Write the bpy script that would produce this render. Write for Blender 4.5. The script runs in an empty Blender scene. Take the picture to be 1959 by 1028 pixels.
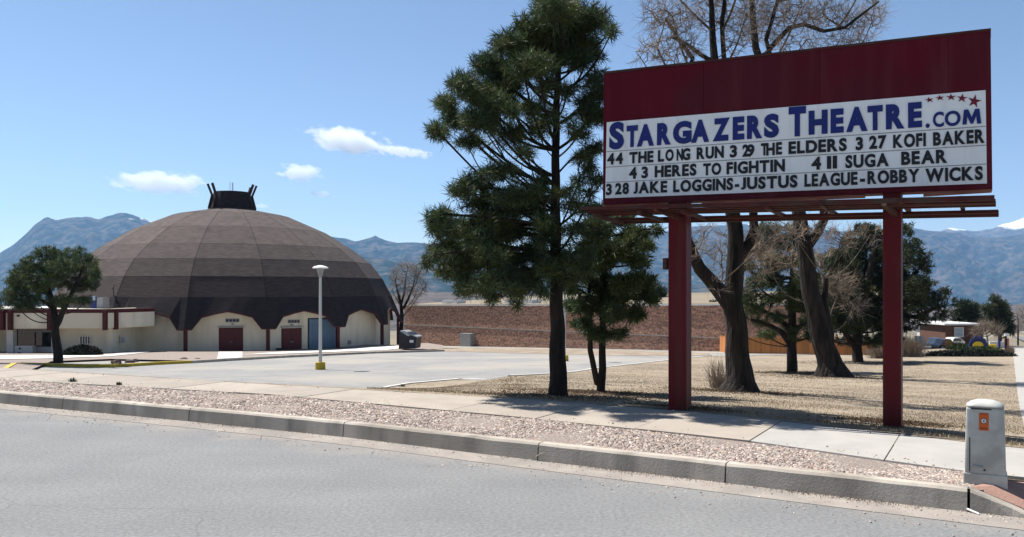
HAZE, CLOUDS = 5e-5, True
import bpy, bmesh, math, random
import numpy as np
from mathutils import Vector, noise

# ---------------------------------------------------------------- camera
scene = bpy.context.scene
F_PX, CX, HY, EYE = 1000.0, 600.0, 335.0, 1.95     # focal length in photo pixels, vanishing centre, horizon row, eye height
FRAME = (0.0, -6.5, 1200.0, 629.3)                   # the part of the view that is framed
cam_data = bpy.data.cameras.new('camera')
cam = bpy.data.objects.new('camera', cam_data)
scene.collection.objects.link(cam)
cam.location = (0, 0, EYE)
cam.rotation_euler = (math.pi / 2, 0, 0)
cam_data.sensor_fit = 'HORIZONTAL'
cam_data.sensor_width = 36.0
cam_data.lens = F_PX * 36.0 / FRAME[2]
cam_data.shift_x = (FRAME[0] + FRAME[2] / 2 - CX) / FRAME[2]
cam_data.shift_y = (HY - (FRAME[1] + FRAME[3] / 2)) / FRAME[2]
cam_data.clip_start = 0.1
cam_data.clip_end = 60000
scene.camera = cam

# ---------------------------------------------------------------- light
SUN_EL = math.radians(58.5)
SUN_DIR = Vector((-0.475, 0.375, 0)).normalized()    # towards the sun, on the ground
world = bpy.data.worlds.new('World')
scene.world = world
world.use_nodes = True
wn = world.node_tree
bg = wn.nodes['Background']
sky = wn.nodes.new('ShaderNodeTexSky')
sky.sky_type = 'NISHITA'
sky.sun_disc = False
sky.sun_elevation = SUN_EL
sky.sun_rotation = math.atan2(SUN_DIR.x, SUN_DIR.y)
sky.altitude = 1850
sky.air_density = 1.0
sky.dust_density = 0.6
sky.ozone_density = 1.0
wn.links.new(sky.outputs[0], bg.inputs[0])
bg.inputs[1].default_value = 0.068
sd = bpy.data.lights.new('sun', 'SUN')
sd.energy = 5.0
sd.angle = math.radians(0.53)
sd.color = (1.0, 0.96, 0.9)
sun = bpy.data.objects.new('sun', sd)
scene.collection.objects.link(sun)
sun.rotation_euler = (-Vector((SUN_DIR.x * math.cos(SUN_EL), SUN_DIR.y * math.cos(SUN_EL), math.sin(SUN_EL)))).to_track_quat('-Z', 'Y').to_euler()
vs = scene.view_settings
scene.display_settings.display_device = 'sRGB'
vs.view_transform = 'Standard'; vs.look = 'None'; vs.exposure = 0.9; vs.gamma = 1.0; vs.use_curve_mapping = False
scene.render.engine = 'CYCLES'
scene.cycles.use_denoising = True
scene.cycles.max_bounces = 8
scene.cycles.volume_bounces = 5
scene.cycles.transparent_max_bounces = 12

rnd = random.Random(7)
nr = np.random.default_rng(11)
COL = scene.collection

# ---------------------------------------------------------------- materials
def mat(name, c1, c2=None, scale=5.0, rough=0.8, bump=0.0, bscale=40.0, metal=0.0, spec=0.3, coords='Object', detail=6.0, rand=0.0, sx=None, ramp=(0.35, 0.65), trans=0.0, c3=None, s3=0.5, bdist=0.02):
    m = bpy.data.materials.new(name); m.use_nodes = True
    nt = m.node_tree; N = nt.nodes; L = nt.links
    b = N['Principled BSDF']
    b.inputs['Roughness'].default_value = rough
    b.inputs['Metallic'].default_value = metal
    b.inputs['Specular IOR Level'].default_value = spec
    tc = N.new('ShaderNodeTexCoord'); mp = N.new('ShaderNodeMapping')
    L.new(tc.outputs[coords], mp.inputs[0])
    if sx: mp.inputs['Scale'].default_value = sx
    out = None
    if c2 is None: c2 = tuple(min(1, v * 0.82) for v in c1)
    no = N.new('ShaderNodeTexNoise'); no.inputs['Scale'].default_value = scale; no.inputs['Detail'].default_value = detail
    L.new(mp.outputs[0], no.inputs['Vector'])
    cr = N.new('ShaderNodeValToRGB')
    cr.color_ramp.elements[0].position = ramp[0]; cr.color_ramp.elements[0].color = (*c1, 1)
    cr.color_ramp.elements[1].position = ramp[1]; cr.color_ramp.elements[1].color = (*c2, 1)
    L.new(no.outputs['Fac'], cr.inputs[0]); out = cr.outputs[0]
    if c3 is not None:
        n3 = N.new('ShaderNodeTexNoise'); n3.inputs['Scale'].default_value = s3; n3.inputs['Detail'].default_value = 5
        L.new(mp.outputs[0], n3.inputs['Vector'])
        r3 = N.new('ShaderNodeValToRGB'); r3.color_ramp.elements[0].position = .45; r3.color_ramp.elements[1].position = .62
        L.new(n3.outputs['Fac'], r3.inputs[0])
        mx = N.new('ShaderNodeMix'); mx.data_type = 'RGBA'
        L.new(r3.outputs[0], mx.inputs['Factor']); L.new(out, mx.inputs['A']); mx.inputs['B'].default_value = (*c3, 1)
        out = mx.outputs['Result']
    if rand:
        oi = N.new('ShaderNodeObjectInfo'); mr = N.new('ShaderNodeMapRange')
        mr.inputs[3].default_value = 1 - rand; mr.inputs[4].default_value = 1 + rand
        L.new(oi.outputs['Random'], mr.inputs[0])
        hv = N.new('ShaderNodeHueSaturation'); L.new(mr.outputs[0], hv.inputs['Value']); L.new(out, hv.inputs['Color']); out = hv.outputs[0]
    L.new(out, b.inputs['Base Color'])
    if bump:
        bn = N.new('ShaderNodeTexNoise'); bn.inputs['Scale'].default_value = bscale; bn.inputs['Detail'].default_value = 4
        L.new(mp.outputs[0], bn.inputs['Vector'])
        bp = N.new('ShaderNodeBump'); bp.inputs['Strength'].default_value = bump; bp.inputs['Distance'].default_value = bdist
        L.new(bn.outputs['Fac'], bp.inputs['Height']); L.new(bp.outputs[0], b.inputs['Normal'])
    if trans:
        tr = N.new('ShaderNodeBsdfTranslucent'); ms = N.new('ShaderNodeMixShader'); ms.inputs[0].default_value = trans
        L.new(out, tr.inputs[0]); L.new(b.outputs[0], ms.inputs[1]); L.new(tr.outputs[0], ms.inputs[2])
        L.new(ms.outputs[0], N['Material Output'].inputs[0])
    return m

def tint_by_attr(m):
    """foliage, stones: multiply colour by the per-face 'tone' attribute"""
    nt = m.node_tree; N = nt.nodes; L = nt.links
    b = N['Principled BSDF']; src = b.inputs['Base Color'].links[0].from_socket
    at = N.new('ShaderNodeAttribute'); at.attribute_name = 'tone'
    mx = N.new('ShaderNodeMix'); mx.data_type = 'RGBA'; mx.blend_type = 'MULTIPLY'; mx.inputs['Factor'].default_value = 1
    L.new(src, mx.inputs['A']); L.new(at.outputs['Color'], mx.inputs['B'])
    for l in list(src.links): 
        if l.to_node != mx:
            t = l.to_socket; L.remove(l); L.new(mx.outputs['Result'], t)
    return m

M = {}
def asphalt(name, base, dark, crack=True, cscale=0.45, c3=None, dust=False):
    m = mat(name, base, dark, c3=c3, s3=.16, scale=0.9, rough=0.9, bump=0.5, bscale=220, coords='Object', ramp=(.3, .7), detail=8)
    nt = m.node_tree; N = nt.nodes; L = nt.links; b = N['Principled BSDF']
    tc = [n for n in N if n.type == 'TEX_COORD'][0]
    src = b.inputs['Base Color'].links[0].from_socket
    # aggregate speckle
    sp = N.new('ShaderNodeTexNoise'); sp.inputs['Scale'].default_value = 26; sp.inputs['Detail'].default_value = 6; sp.inputs['Roughness'].default_value = .8
    L.new(tc.outputs['Object'], sp.inputs['Vector'])
    mr = N.new('ShaderNodeMapRange'); mr.inputs[1].default_value = .3; mr.inputs[2].default_value = .7; mr.inputs[3].default_value = .62; mr.inputs[4].default_value = 1.4
    L.new(sp.outputs['Fac'], mr.inputs[0])
    m1 = N.new('ShaderNodeMix'); m1.data_type = 'RGBA'; m1.blend_type = 'MULTIPLY'; m1.inputs['Factor'].default_value = 1
    L.new(src, m1.inputs['A']); L.new(mr.outputs[0], m1.inputs['B']); out = m1.outputs['Result']
    if crack:
        wv = N.new('ShaderNodeTexNoise'); wv.inputs['Scale'].default_value = 1.6; wv.inputs['Detail'].default_value = 6
        L.new(tc.outputs['Object'], wv.inputs['Vector'])
        ad = N.new('ShaderNodeMix'); ad.data_type = 'VECTOR'; ad.inputs['Factor'].default_value = .3
        L.new(tc.outputs['Object'], ad.inputs['A']); L.new(wv.outputs['Color'], ad.inputs['B'])
        for sc, wd, st in ((cscale, .004, .3), (cscale * 3.1, .01, .15)):
            vo = N.new('ShaderNodeTexVoronoi'); vo.feature = 'DISTANCE_TO_EDGE'; vo.inputs['Scale'].default_value = sc
            L.new(ad.outputs['Result'], vo.inputs['Vector'])
            cm = N.new('ShaderNodeMapRange'); cm.inputs[1].default_value = 0; cm.inputs[2].default_value = wd; cm.inputs[3].default_value = st; cm.inputs[4].default_value = 0
            L.new(vo.outputs['Distance'], cm.inputs[0])
            gate = N.new('ShaderNodeTexNoise'); gate.inputs['Scale'].default_value = .35
            L.new(tc.outputs['Object'], gate.inputs['Vector'])
            gm = N.new('ShaderNodeMapRange'); gm.inputs[1].default_value = .46; gm.inputs[2].default_value = .6
            L.new(gate.outputs['Fac'], gm.inputs[0])
            mu = N.new('ShaderNodeMath'); mu.operation = 'MULTIPLY'
            L.new(cm.outputs[0], mu.inputs[0]); L.new(gm.outputs[0], mu.inputs[1])
            m2 = N.new('ShaderNodeMix'); m2.data_type = 'RGBA'
            L.new(mu.outputs[0], m2.inputs['Factor']); L.new(out, m2.inputs['A']); m2.inputs['B'].default_value = (.05, .05, .05, 1)
            out = m2.outputs['Result']
    if dust:                                            # pale dust blown against the gutter, fading into the lane, and faint tyre-worn bands
        rt = N.new('ShaderNodeVectorMath'); rt.operation = 'DOT_PRODUCT'; rt.inputs[1].default_value = (math.sin(math.radians(29.2)), math.cos(math.radians(29.2)), 0)
        L.new(tc.outputs['Object'], rt.inputs[0])
        dn = N.new('ShaderNodeTexNoise'); dn.inputs['Scale'].default_value = 1.1; dn.inputs['Detail'].default_value = 7; L.new(tc.outputs['Object'], dn.inputs['Vector'])
        ds = N.new('ShaderNodeMath'); ds.operation = 'MULTIPLY_ADD'; ds.inputs[1].default_value = 1.6; L.new(dn.outputs['Fac'], ds.inputs[0]); L.new(rt.outputs['Value'], ds.inputs[2])
        dm = N.new('ShaderNodeMapRange'); dm.inputs[1].default_value = 8.75; dm.inputs[2].default_value = 9.5; dm.inputs[3].default_value = 0; dm.inputs[4].default_value = .75; L.new(ds.outputs[0], dm.inputs[0])
        m4 = N.new('ShaderNodeMix'); m4.data_type = 'RGBA'; L.new(dm.outputs[0], m4.inputs['Factor']); L.new(out, m4.inputs['A']); m4.inputs['B'].default_value = (.33, .285, .24, 1); out = m4.outputs['Result']
        mr2 = N.new('ShaderNodeMapping'); mr2.inputs['Rotation'].default_value = (0, 0, math.radians(29.2)); mr2.inputs['Scale'].default_value = (.12, 1.7, 1); L.new(tc.outputs['Object'], mr2.inputs[0])
        sn = N.new('ShaderNodeTexNoise'); sn.inputs['Scale'].default_value = .8; sn.inputs['Detail'].default_value = 5; L.new(mr2.outputs[0], sn.inputs['Vector'])
        sm_ = N.new('ShaderNodeMapRange'); sm_.inputs[1].default_value = .35; sm_.inputs[2].default_value = .7; sm_.inputs[3].default_value = .95; sm_.inputs[4].default_value = 1.04; L.new(sn.outputs['Fac'], sm_.inputs[0])
        m5 = N.new('ShaderNodeMix'); m5.data_type = 'RGBA'; m5.blend_type = 'MULTIPLY'; m5.inputs['Factor'].default_value = 1; L.new(out, m5.inputs['A']); L.new(sm_.outputs[0], m5.inputs['B']); out = m5.outputs['Result']
    L.new(out, b.inputs['Base Color'])
    return m

M['road'] = asphalt('road_asphalt', (.208, .208, .204), (.18, .181, .18), dust=True)
M['lot'] = asphalt('lot_asphalt', (.265, .255, .24), (.2, .198, .192), cscale=.12, c3=(.3, .275, .24))
M['street'] = asphalt('street_asphalt', (.17, .17, .168), (.13, .13, .13))
M['gutter'] = mat('gutter_concrete', (.31, .275, .24), (.25, .22, .195), scale=3.5, rough=.95, bump=.4, bscale=60, c3=(.22, .2, .18), s3=1.1, sx=(1, 1, 1))
M['kerb'] = mat('kerb_concrete', (.44, .395, .335), (.36, .32, .27), scale=1.6, rough=.93, bump=.16, bscale=45, rand=.08, c3=(.3, .265, .22), s3=.9)
M['slab'] = mat('pavement_concrete', (.345, .3, .25), (.29, .255, .215), scale=2.2, rough=.92, bump=.3, bscale=90, rand=.09, c3=(.315, .27, .225), s3=.8)
M['slab_new'] = mat('fresh_concrete', (.36, .34, .31), (.32, .305, .28), scale=3, rough=.92, bump=.2, bscale=90)
M['white_conc'] = mat('white_concrete', (.62, .59, .54), (.52, .5, .46), scale=1.5, rough=.9)
M['dirt'] = mat('dry_soil', (.26, .205, .15), (.19, .15, .11), scale=7, rough=1, bump=.8, bscale=35, c3=(.32, .265, .2), s3=.7)
M['grass'] = mat('dormant_grass', (.35, .285, .2), (.23, .185, .14), scale=3.2, rough=1, bump=1.0, bscale=55, c3=(.23, .185, .135), s3=.35, detail=10, ramp=(.3, .68))
M['blade'] = tint_by_attr(mat('grass_blade', (.38, .305, .21), (.27, .215, .155), scale=2, rough=.9, trans=.2))
M['plain'] = mat('plain_ground', (.25, .2, .14), (.16, .14, .1), scale=.02, rough=1, coords='Object', c3=(.1, .1, .065), s3=.006)
M['gravelbed'] = mat('gravel_bed', (.31, .255, .22), (.2, .165, .14), scale=30, rough=1, bump=1, bscale=60)
M['stone'] = tint_by_attr(mat('pink_gravel_stone', (.38, .325, .285), (.29, .245, .215), scale=9, rough=.9))
M['ramp'] = mat('brick_red_concrete', (.36, .215, .165), (.3, .18, .14), scale=6, rough=.9, bump=.3)
M['yellow'] = mat('yellow_paint', (.5, .36, .03), (.38, .28, .04), scale=4, rough=.7)
M['signred'] = mat('sign_maroon_paint', (.105, .004, .013), (.09, .003, .011), scale=1.2, rough=.55, spec=.12, bump=.05, bscale=6, c3=(.075, .008, .015), s3=.8)
M['postred'] = mat('post_red_paint', (.095, .003, .007), (.07, .003, .006), scale=1.5, rough=.5, spec=.18, bump=.08, bscale=9)
M['oldwood'] = mat('weathered_pink_wood', (.36, .16, .115), (.24, .085, .065), scale=4, rough=.9, sx=(1, 1, 6))
M['oldred'] = mat('faded_red_plank', (.075, .02, .015), (.04, .011, .009), scale=5, rough=.95, sx=(1, 1, 6))
M['rustred'] = mat('worn_red_steel', (.085, .012, .012), (.045, .014, .012), scale=6, rough=.75, bump=.3, c3=(.06, .035, .025), s3=2.5)
M['signwhite'] = mat('letter_board_white', (.84, .85, .84), (.79, .8, .8), scale=2.2, rough=.35, spec=.5, c3=(.78, .79, .8), s3=1.2)
def streaks(m, col, amt, sc=(9, 9, .7)):
    nt = m.node_tree; N = nt.nodes; L = nt.links; b = N['Principled BSDF']; src = b.inputs['Base Color'].links[0].from_socket
    tc = [n for n in N if n.type == 'TEX_COORD'][0]; mp = N.new('ShaderNodeMapping'); mp.inputs['Scale'].default_value = sc; L.new(tc.outputs['Object'], mp.inputs[0])
    no = N.new('ShaderNodeTexNoise'); no.inputs['Scale'].default_value = 1; no.inputs['Detail'].default_value = 6; L.new(mp.outputs[0], no.inputs['Vector'])
    r = N.new('ShaderNodeMapRange'); r.inputs[1].default_value = .5; r.inputs[2].default_value = .8; r.inputs[4].default_value = amt; L.new(no.outputs['Fac'], r.inputs[0])
    mx = N.new('ShaderNodeMix'); mx.data_type = 'RGBA'; L.new(r.outputs[0], mx.inputs['Factor']); L.new(src, mx.inputs['A']); mx.inputs['B'].default_value = (*col, 1); L.new(mx.outputs['Result'], b.inputs['Base Color'])
streaks(M['signwhite'], (.5, .46, .4), .35); streaks(M['signred'], (.13, .03, .035), .6, (5, 5, .5)); streaks(M['postred'], (.07, .03, .02), .8, (6, 6, .6))
M['track'] = mat('track_grey', (.33, .34, .35), (.24, .23, .22), scale=20, rough=.6)
M['black'] = mat('letter_black', (.008, .009, .014), (.013, .013, .018), scale=9, rough=.5)
M['navy'] = mat('headline_blue', (.008, .018, .16), (.009, .02, .14), scale=3, rough=.5)
M['starred'] = mat('star_red', (.16, .008, .02), (.14, .008, .02), rough=.5)
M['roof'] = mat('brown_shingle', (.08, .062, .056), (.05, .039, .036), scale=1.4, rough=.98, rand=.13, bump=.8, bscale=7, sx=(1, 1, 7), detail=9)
M['rooflit'] = mat('lit_shingle', (.098, .077, .069), (.066, .052, .047), scale=1.4, rough=.98, rand=.1, bump=.8, bscale=7, sx=(1, 1, 7), detail=9)  # lighter albedo for the upper rings, their stronger light put into the colour
M['rooflow'] = mat('shaded_dark_shingle', (.066, .048, .043), (.04, .03, .028), scale=1.4, rough=.98, rand=.1, bump=.8, bscale=7, sx=(1, 1, 7), detail=9)  # lowest ring's shade put into the base colour
M['roofdark'] = mat('dark_skirt_shingle', (.028, .021, .022), (.016, .013, .014), scale=1.4, rough=.98, bump=.8, bscale=7, sx=(1, 1, 7), detail=9)  # base colour darkened to carry the shade on the steep skirt
M['rooftrim'] = mat('dark_red_trim', (.07, .010, .011), (.055, .009, .010), rough=.7)
M['spike'] = mat('dark_painted_beam', (.045, .022, .024), (.035, .02, .02), rough=.8)
M['cream'] = mat('cream_stucco', (.72, .66, .52), (.66, .60, .47), scale=.8, rough=.92, bump=.2, bscale=30, c3=(.6, .55, .43), s3=.25)
M['creamwhite'] = mat('white_stucco', (.58, .57, .53), (.52, .51, .48), scale=1, rough=.9)
M['doorred'] = mat('door_red', (.085, .006, .008), (.065, .006, .008), scale=2, rough=.5)
M['doorblue'] = mat('door_blue_grey', (.115, .19, .27), (.095, .16, .235), scale=1.3, rough=.5)
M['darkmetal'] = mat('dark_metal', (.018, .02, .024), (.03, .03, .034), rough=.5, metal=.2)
M['grey'] = mat('grey_metal', (.3, .3, .3), (.24, .24, .24), rough=.55)
M['white'] = mat('white_metal', (.72, .72, .7), (.64, .64, .62), rough=.45)
M['glass'] = mat('dark_glass', (.012, .015, .02), (.02, .025, .03), rough=.06, spec=.8)
M['pebox'] = mat('grey_green_plastic', (.5, .5, .455), (.45, .45, .41), scale=3, rough=.55, c3=(.33, .33, .3), s3=4)
M['orange'] = mat('orange_sticker', (.62, .12, .02), (.55, .1, .02), rough=.6)
M['bark_pine'] = mat('pine_bark', (.035, .026, .021), (.013, .011, .01), scale=6, rough=1, bump=1, bscale=12, bdist=.08, sx=(1, 1, .3))
M['bark_cotton'] = mat('cottonwood_bark', (.034, .026, .021), (.009, .008, .007), scale=7, rough=1, bump=1, bscale=8, bdist=.15, sx=(1, 1, .2))
M['limb'] = mat('cottonwood_limb', (.15, .12, .095), (.06, .048, .038), scale=5, rough=1, bump=.6, bscale=9, sx=(1, 1, .3))
M['twig'] = tint_by_attr(mat('pale_twig', (.27, .22, .175), (.17, .135, .105), scale=3, rough=.9))
M['twig_red'] = tint_by_attr(mat('reddish_twig', (.3, .235, .175), (.2, .155, .12), scale=3, rough=.9))
M['needle'] = tint_by_attr(mat('pine_needle', (.062, .092, .034), (.036, .062, .028), scale=.9, rough=.65, spec=.25, trans=.22))
M['needle_far'] = tint_by_attr(mat('juniper_leaf', (.04, .056, .024), (.022, .034, .016), scale=.5, rough=.8, trans=.15))
M['litter'] = tint_by_attr(mat('fallen_litter', (.13, .085, .055), (.08, .055, .04), scale=3, rough=1))
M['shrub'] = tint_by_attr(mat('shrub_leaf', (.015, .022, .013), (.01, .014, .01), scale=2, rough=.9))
M['hedge'] = tint_by_attr(mat('hedge_leaf', (.06, .085, .03), (.035, .055, .02), scale=1, rough=.8))
M['cedar'] = mat('cedar_board', (.5, .2, .06), (.36, .14, .045), scale=4, rough=.85, rand=.18, sx=(1, 1, .2))
M['rock'] = mat('lava_rock', (.07, .045, .04), (.16, .13, .12), scale=3, rough=1, bump=1, bscale=6)
M['blueish'] = mat('pale_blue_metal', (.35, .42, .47), (.3, .36, .4), rough=.6)
M['brownwall'] = mat('brown_siding', (.13, .062, .042), (.1, .05, .036), rough=.9)
M['carwhite'] = mat('white_car_paint', (.7, .7, .7), (.66, .66, .66), rough=.2, spec=.6)
M['carred'] = mat('dark_red_car_paint', (.11, .012, .014), (.1, .012, .014), rough=.2, spec=.6)
M['tyre'] = mat('tyre_rubber', (.02, .02, .02), (.03, .03, .03), rough=.9)
M['yellowsign'] = mat('sign_yellow', (.7, .52, .02), (.6, .45, .02), rough=.6)
M['bluesign'] = mat('sign_navy', (.02, .03, .14), (.02, .03, .12), rough=.6)
M['pinkpost'] = mat('faded_pink_paint', (.5, .16, .17), (.42, .13, .14), rough=.7)

def brickmat(name, c1, c2, mortar, w=.5, h=.16, mixn=1.0):
    m = mat(name, c1, c2, scale=.6, rough=.95)
    nt = m.node_tree; N = nt.nodes; L = nt.links; b = N['Principled BSDF']
    tc = [n for n in N if n.type == 'TEX_COORD'][0]
    br = N.new('ShaderNodeTexBrick'); br.inputs['Scale'].default_value = 1
    br.inputs['Brick Width'].default_value = w; br.inputs['Row Height'].default_value = h; br.inputs['Mortar Size'].default_value = .012
    br.inputs['Color1'].default_value = (*c1, 1); br.inputs['Color2'].default_value = (*c2, 1); br.inputs['Mortar'].default_value = (*mortar, 1)
    br.inputs['Bias'].default_value = -.2
    L.new(tc.outputs['UV'], br.inputs['Vector'])
    no = N.new('ShaderNodeTexNoise'); no.inputs['Scale'].default_value = 4.5; no.inputs['Detail'].default_value = 9
    L.new(tc.outputs['UV'], no.inputs['Vector'])
    mr = N.new('ShaderNodeMapRange'); mr.inputs[1].default_value = .3; mr.inputs[2].default_value = .7; mr.inputs[3].default_value = .45; mr.inputs[4].default_value = 1.45
    L.new(no.outputs['Fac'], mr.inputs[0])
    mx = N.new('ShaderNodeMix'); mx.data_type = 'RGBA'; mx.blend_type = 'MULTIPLY'; mx.inputs['Factor'].default_value = 1
    L.new(br.outputs['Color'], mx.inputs['A']); L.new(mr.outputs[0], mx.inputs['B'])
    L.new(mx.outputs['Result'], b.inputs['Base Color'])
    bp = N.new('ShaderNodeBump'); bp.inputs['Strength'].default_value = .6; bp.inputs['Distance'].default_value = .02
    L.new(br.outputs['Fac'], bp.inputs['Height']); bp.invert = True
    L.new(bp.outputs[0], b.inputs['Normal'])
    return m
M['brick'] = brickmat('red_brown_brick', (.46, .25, .165), (.2, .11, .08), (.34, .27, .22))

streaks(M['cream'], (.42, .37, .27), .6, (1.3, 1.3, .25)); streaks(M['kerb'], (.16, .14, .12), .8, (5, 5, 1.2)); streaks(M['slab'], (.2, .175, .145), .5, (1.4, 1.4, 1)); streaks(M['doorred'], (.05, .012, .012), .6, (2, 2, .4))
for k_ in ('roof', 'rooflit', 'rooflow'): streaks(M[k_], (.035, .028, .026), .7, (.9, .9, .12))
# ---------------------------------------------------------------- object helpers
def tag(o, label=None, cat=None, group=None, kind=None):
    if label: o['label'] = label
    if cat: o['category'] = cat
    if group: o['group'] = group
    if kind: o['kind'] = kind
    return o

def empty(name, loc=(0, 0, 0), label=None, cat=None, group=None, rz=0.0):
    o = bpy.data.objects.new(name, None); COL.objects.link(o)
    o.location = loc; o.rotation_euler = (0, 0, rz); o.empty_display_size = .2
    return tag(o, label, cat, group)

def link(name, me, material=None, parent=None, world=True):
    if material is not None and not me.materials: me.materials.append(material)
    o = bpy.data.objects.new(name, me); COL.objects.link(o)
    if parent is not None:
        o.parent = parent
        if world:                                        # geometry written in world coordinates
            o.matrix_parent_inverse = parent_matrix(parent).inverted()
    return o

def parent_matrix(o):
    from mathutils import Matrix
    m = Matrix.Translation(o.location) @ o.rotation_euler.to_matrix().to_4x4()
    if o.parent is not None: m = parent_matrix(o.parent) @ o.matrix_parent_inverse @ m
    return m

def mesh_np(name, V, Fc, material, parent=None, tone=None, smooth=False, uv=None):
    V = np.asarray(V, dtype=np.float32); Fc = np.asarray(Fc, dtype=np.int32)
    k = Fc.shape[1]; me = bpy.data.meshes.new(name)
    me.vertices.add(len(V)); me.vertices.foreach_set('co', V.ravel())
    me.loops.add(Fc.size); me.loops.foreach_set('vertex_index', Fc.ravel())
    me.polygons.add(len(Fc)); me.polygons.foreach_set('loop_start', np.arange(0, Fc.size, k, dtype=np.int32))
    me.polygons.foreach_set('loop_total', np.full(len(Fc), k, dtype=np.int32))
    if smooth: me.polygons.foreach_set('use_smooth', np.ones(len(Fc), dtype=bool))
    me.update(calc_edges=True)
    if tone is not None:
        at = me.attributes.new('tone', 'FLOAT_COLOR', 'FACE')
        t = np.asarray(tone, dtype=np.float32)
        if t.ndim == 1: t = np.stack([t, t, t], 1)
        at.data.foreach_set('color', np.concatenate([t, np.ones((len(t), 1), np.float32)], 1).ravel())
    return link(name, me, material, parent)

class MB:
    """collects solid shapes (world coordinates) and links them as one mesh object"""
    def __init__(s): s.v = []; s.f = []
    def add(s, vs, fs):
        n = len(s.v); s.v += [tuple(p) for p in vs]; s.f += [tuple(i + n for i in f) for f in fs]; return s
    def hexa(s, b4, t4):
        return s.add(list(b4) + list(t4), [(3, 2, 1, 0), (4, 5, 6, 7), (0, 1, 5, 4), (1, 2, 6, 5), (2, 3, 7, 6), (3, 0, 4, 7)])
    def box(s, c, size, ax=(1, 0), taper=1.0):
        """c = centre of the base; size = (along ax, across, height)"""
        ax = Vector((ax[0], ax[1], 0)).normalized(); ay = Vector((-ax.y, ax.x, 0)); c = Vector(c)
        q = []
        for k, z in ((1.0, 0), (taper, size[2])):
            q.append([c + ax * (i * size[0] / 2 * k) + ay * (j * size[1] / 2 * k) + Vector((0, 0, z)) for i, j in ((-1, -1), (1, -1), (1, 1), (-1, 1))])
        return s.hexa(*q)
    def slabpoly(s, pts, dvec):
        """extrude the planar polygon pts by dvec"""
        n = len(pts); d = Vector(dvec); P = [Vector(p) for p in pts]
        return s.add(P + [p + d for p in P], [tuple(range(n))[::-1], tuple(range(n, 2 * n))] + [(i, (i + 1) % n, (i + 1) % n + n, i + n) for i in range(n)])
    def beam(s, p, q, w, h, up=(0, 0, 1)):
        p = Vector(p); q = Vector(q); d = (q - p).normalized(); r = d.cross(Vector(up)).normalized(); u = r.cross(d).normalized()
        a = [p + r * (i * w / 2) + u * (j * h / 2) for i, j in ((-1, -1), (1, -1), (1, 1), (-1, 1))]
        b = [x + (q - p) for x in a]
        return s.hexa(a, b)
    def tube(s, pts, rad, n=8, caps=True):
        P = [Vector(p) for p in pts]; m = len(P)
        if not hasattr(rad, '__len__'): rad = [rad] * m
        vs = []; fs = []
        for i, p in enumerate(P):
            d = (P[min(i + 1, m - 1)] - P[max(i - 1, 0)]).normalized()
            r = d.cross(Vector((0, 1, 0))) if abs(d.y) < .9 else d.cross(Vector((1, 0, 0)))
            r.normalize(); u = r.cross(d)
            for k in range(n):
                a = 2 * math.pi * k / n
                vs.append(p + r * (math.cos(a) * rad[i]) + u * (math.sin(a) * rad[i]))
        for i in range(m - 1):
            for k in range(n):
                fs.append((i * n + k, i * n + (k + 1) % n, (i + 1) * n + (k + 1) % n, (i + 1) * n + k))
        if caps: fs += [tuple(range(n))[::-1], tuple((m - 1) * n + k for k in range(n))]
        return s.add(vs, fs)
    def mesh(s, name):
        me = bpy.data.meshes.new(name); me.from_pydata(s.v, [], s.f); me.update(); return me
    def build(s, name, material, parent=None, smooth=False, bevel=0.0):
        me = s.mesh(name)
        if bevel or True:
            bm = bmesh.new(); bm.from_mesh(me)
            bmesh.ops.recalc_face_normals(bm, faces=bm.faces)
            if bevel: bmesh.ops.bevel(bm, geom=bm.edges[:], offset=bevel, segments=2, affect='EDGES', profile=.6)
            bm.to_mesh(me); bm.free()
        if smooth:
            me.polygons.foreach_set('use_smooth', [True] * len(me.polygons))
        return link(name, me, material, parent)

# ---------------------------------------------------------------- the lie of the land
AR = math.radians(29.2)
E_ = Vector((math.cos(AR), -math.sin(AR), 0)); N_ = Vector((math.sin(AR), math.cos(AR), 0))
def uv_of(x, y): return x * E_.x + y * E_.y, x * N_.x + y * N_.y
def P_uv(u, v, z=0.0): return Vector((u * E_.x + v * N_.x, u * E_.y + v * N_.y, z))
def smooth_interp(u, us, vs, w=.6):
    u = np.asarray(u, float); return (np.interp(u - w, us, vs) + 2 * np.interp(u, us, vs) + np.interp(u + w, us, vs)) / 4
def v_far(u):  return smooth_interp(u, [-60, -19.8, -12.05, -6.83, -4.2, -2.6, -1, -.17, .32, 3], [11.2, 11.34, 11.83, 12.22, 12.22, 11.88, 11.5, 11.22, 11.05, 10.9])
def v_near(u): return smooth_interp(u, [-60, -17.2, -10.6, -5.85, -2.48, -.17, 3], [9.9, 9.9, 10.7, 10.47, 10.14, 9.4, 9.25], .4)
def v_kerb(u): return smooth_interp(u, [-60, -14.9, -10.4, -7.5, -4.5, -2.3, -.17, 3], [8.4, 8.6, 8.79, 8.86, 8.7, 8.62, 8.53, 8.5])
def gz(x, y):
    """height of the land beyond the pavement"""
    x = np.asarray(x, float); y = np.asarray(y, float)
    u, v = uv_of(x, y)
    t = np.maximum(v - v_far(u), 0)
    k = np.clip((x + 6) / 6, 0, 1); s = .2 * (1 - k) + .083 * k
    a = .2 - s * t
    b = .05 - .045 * np.minimum(y, 2600) 
    return .5 * (a + b + np.sqrt((a - b) ** 2 + .02))-.005
def ray(px, py, d):
    return Vector(((px - CX) / F_PX * d, d, EYE - (py - HY) / F_PX * d))
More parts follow.
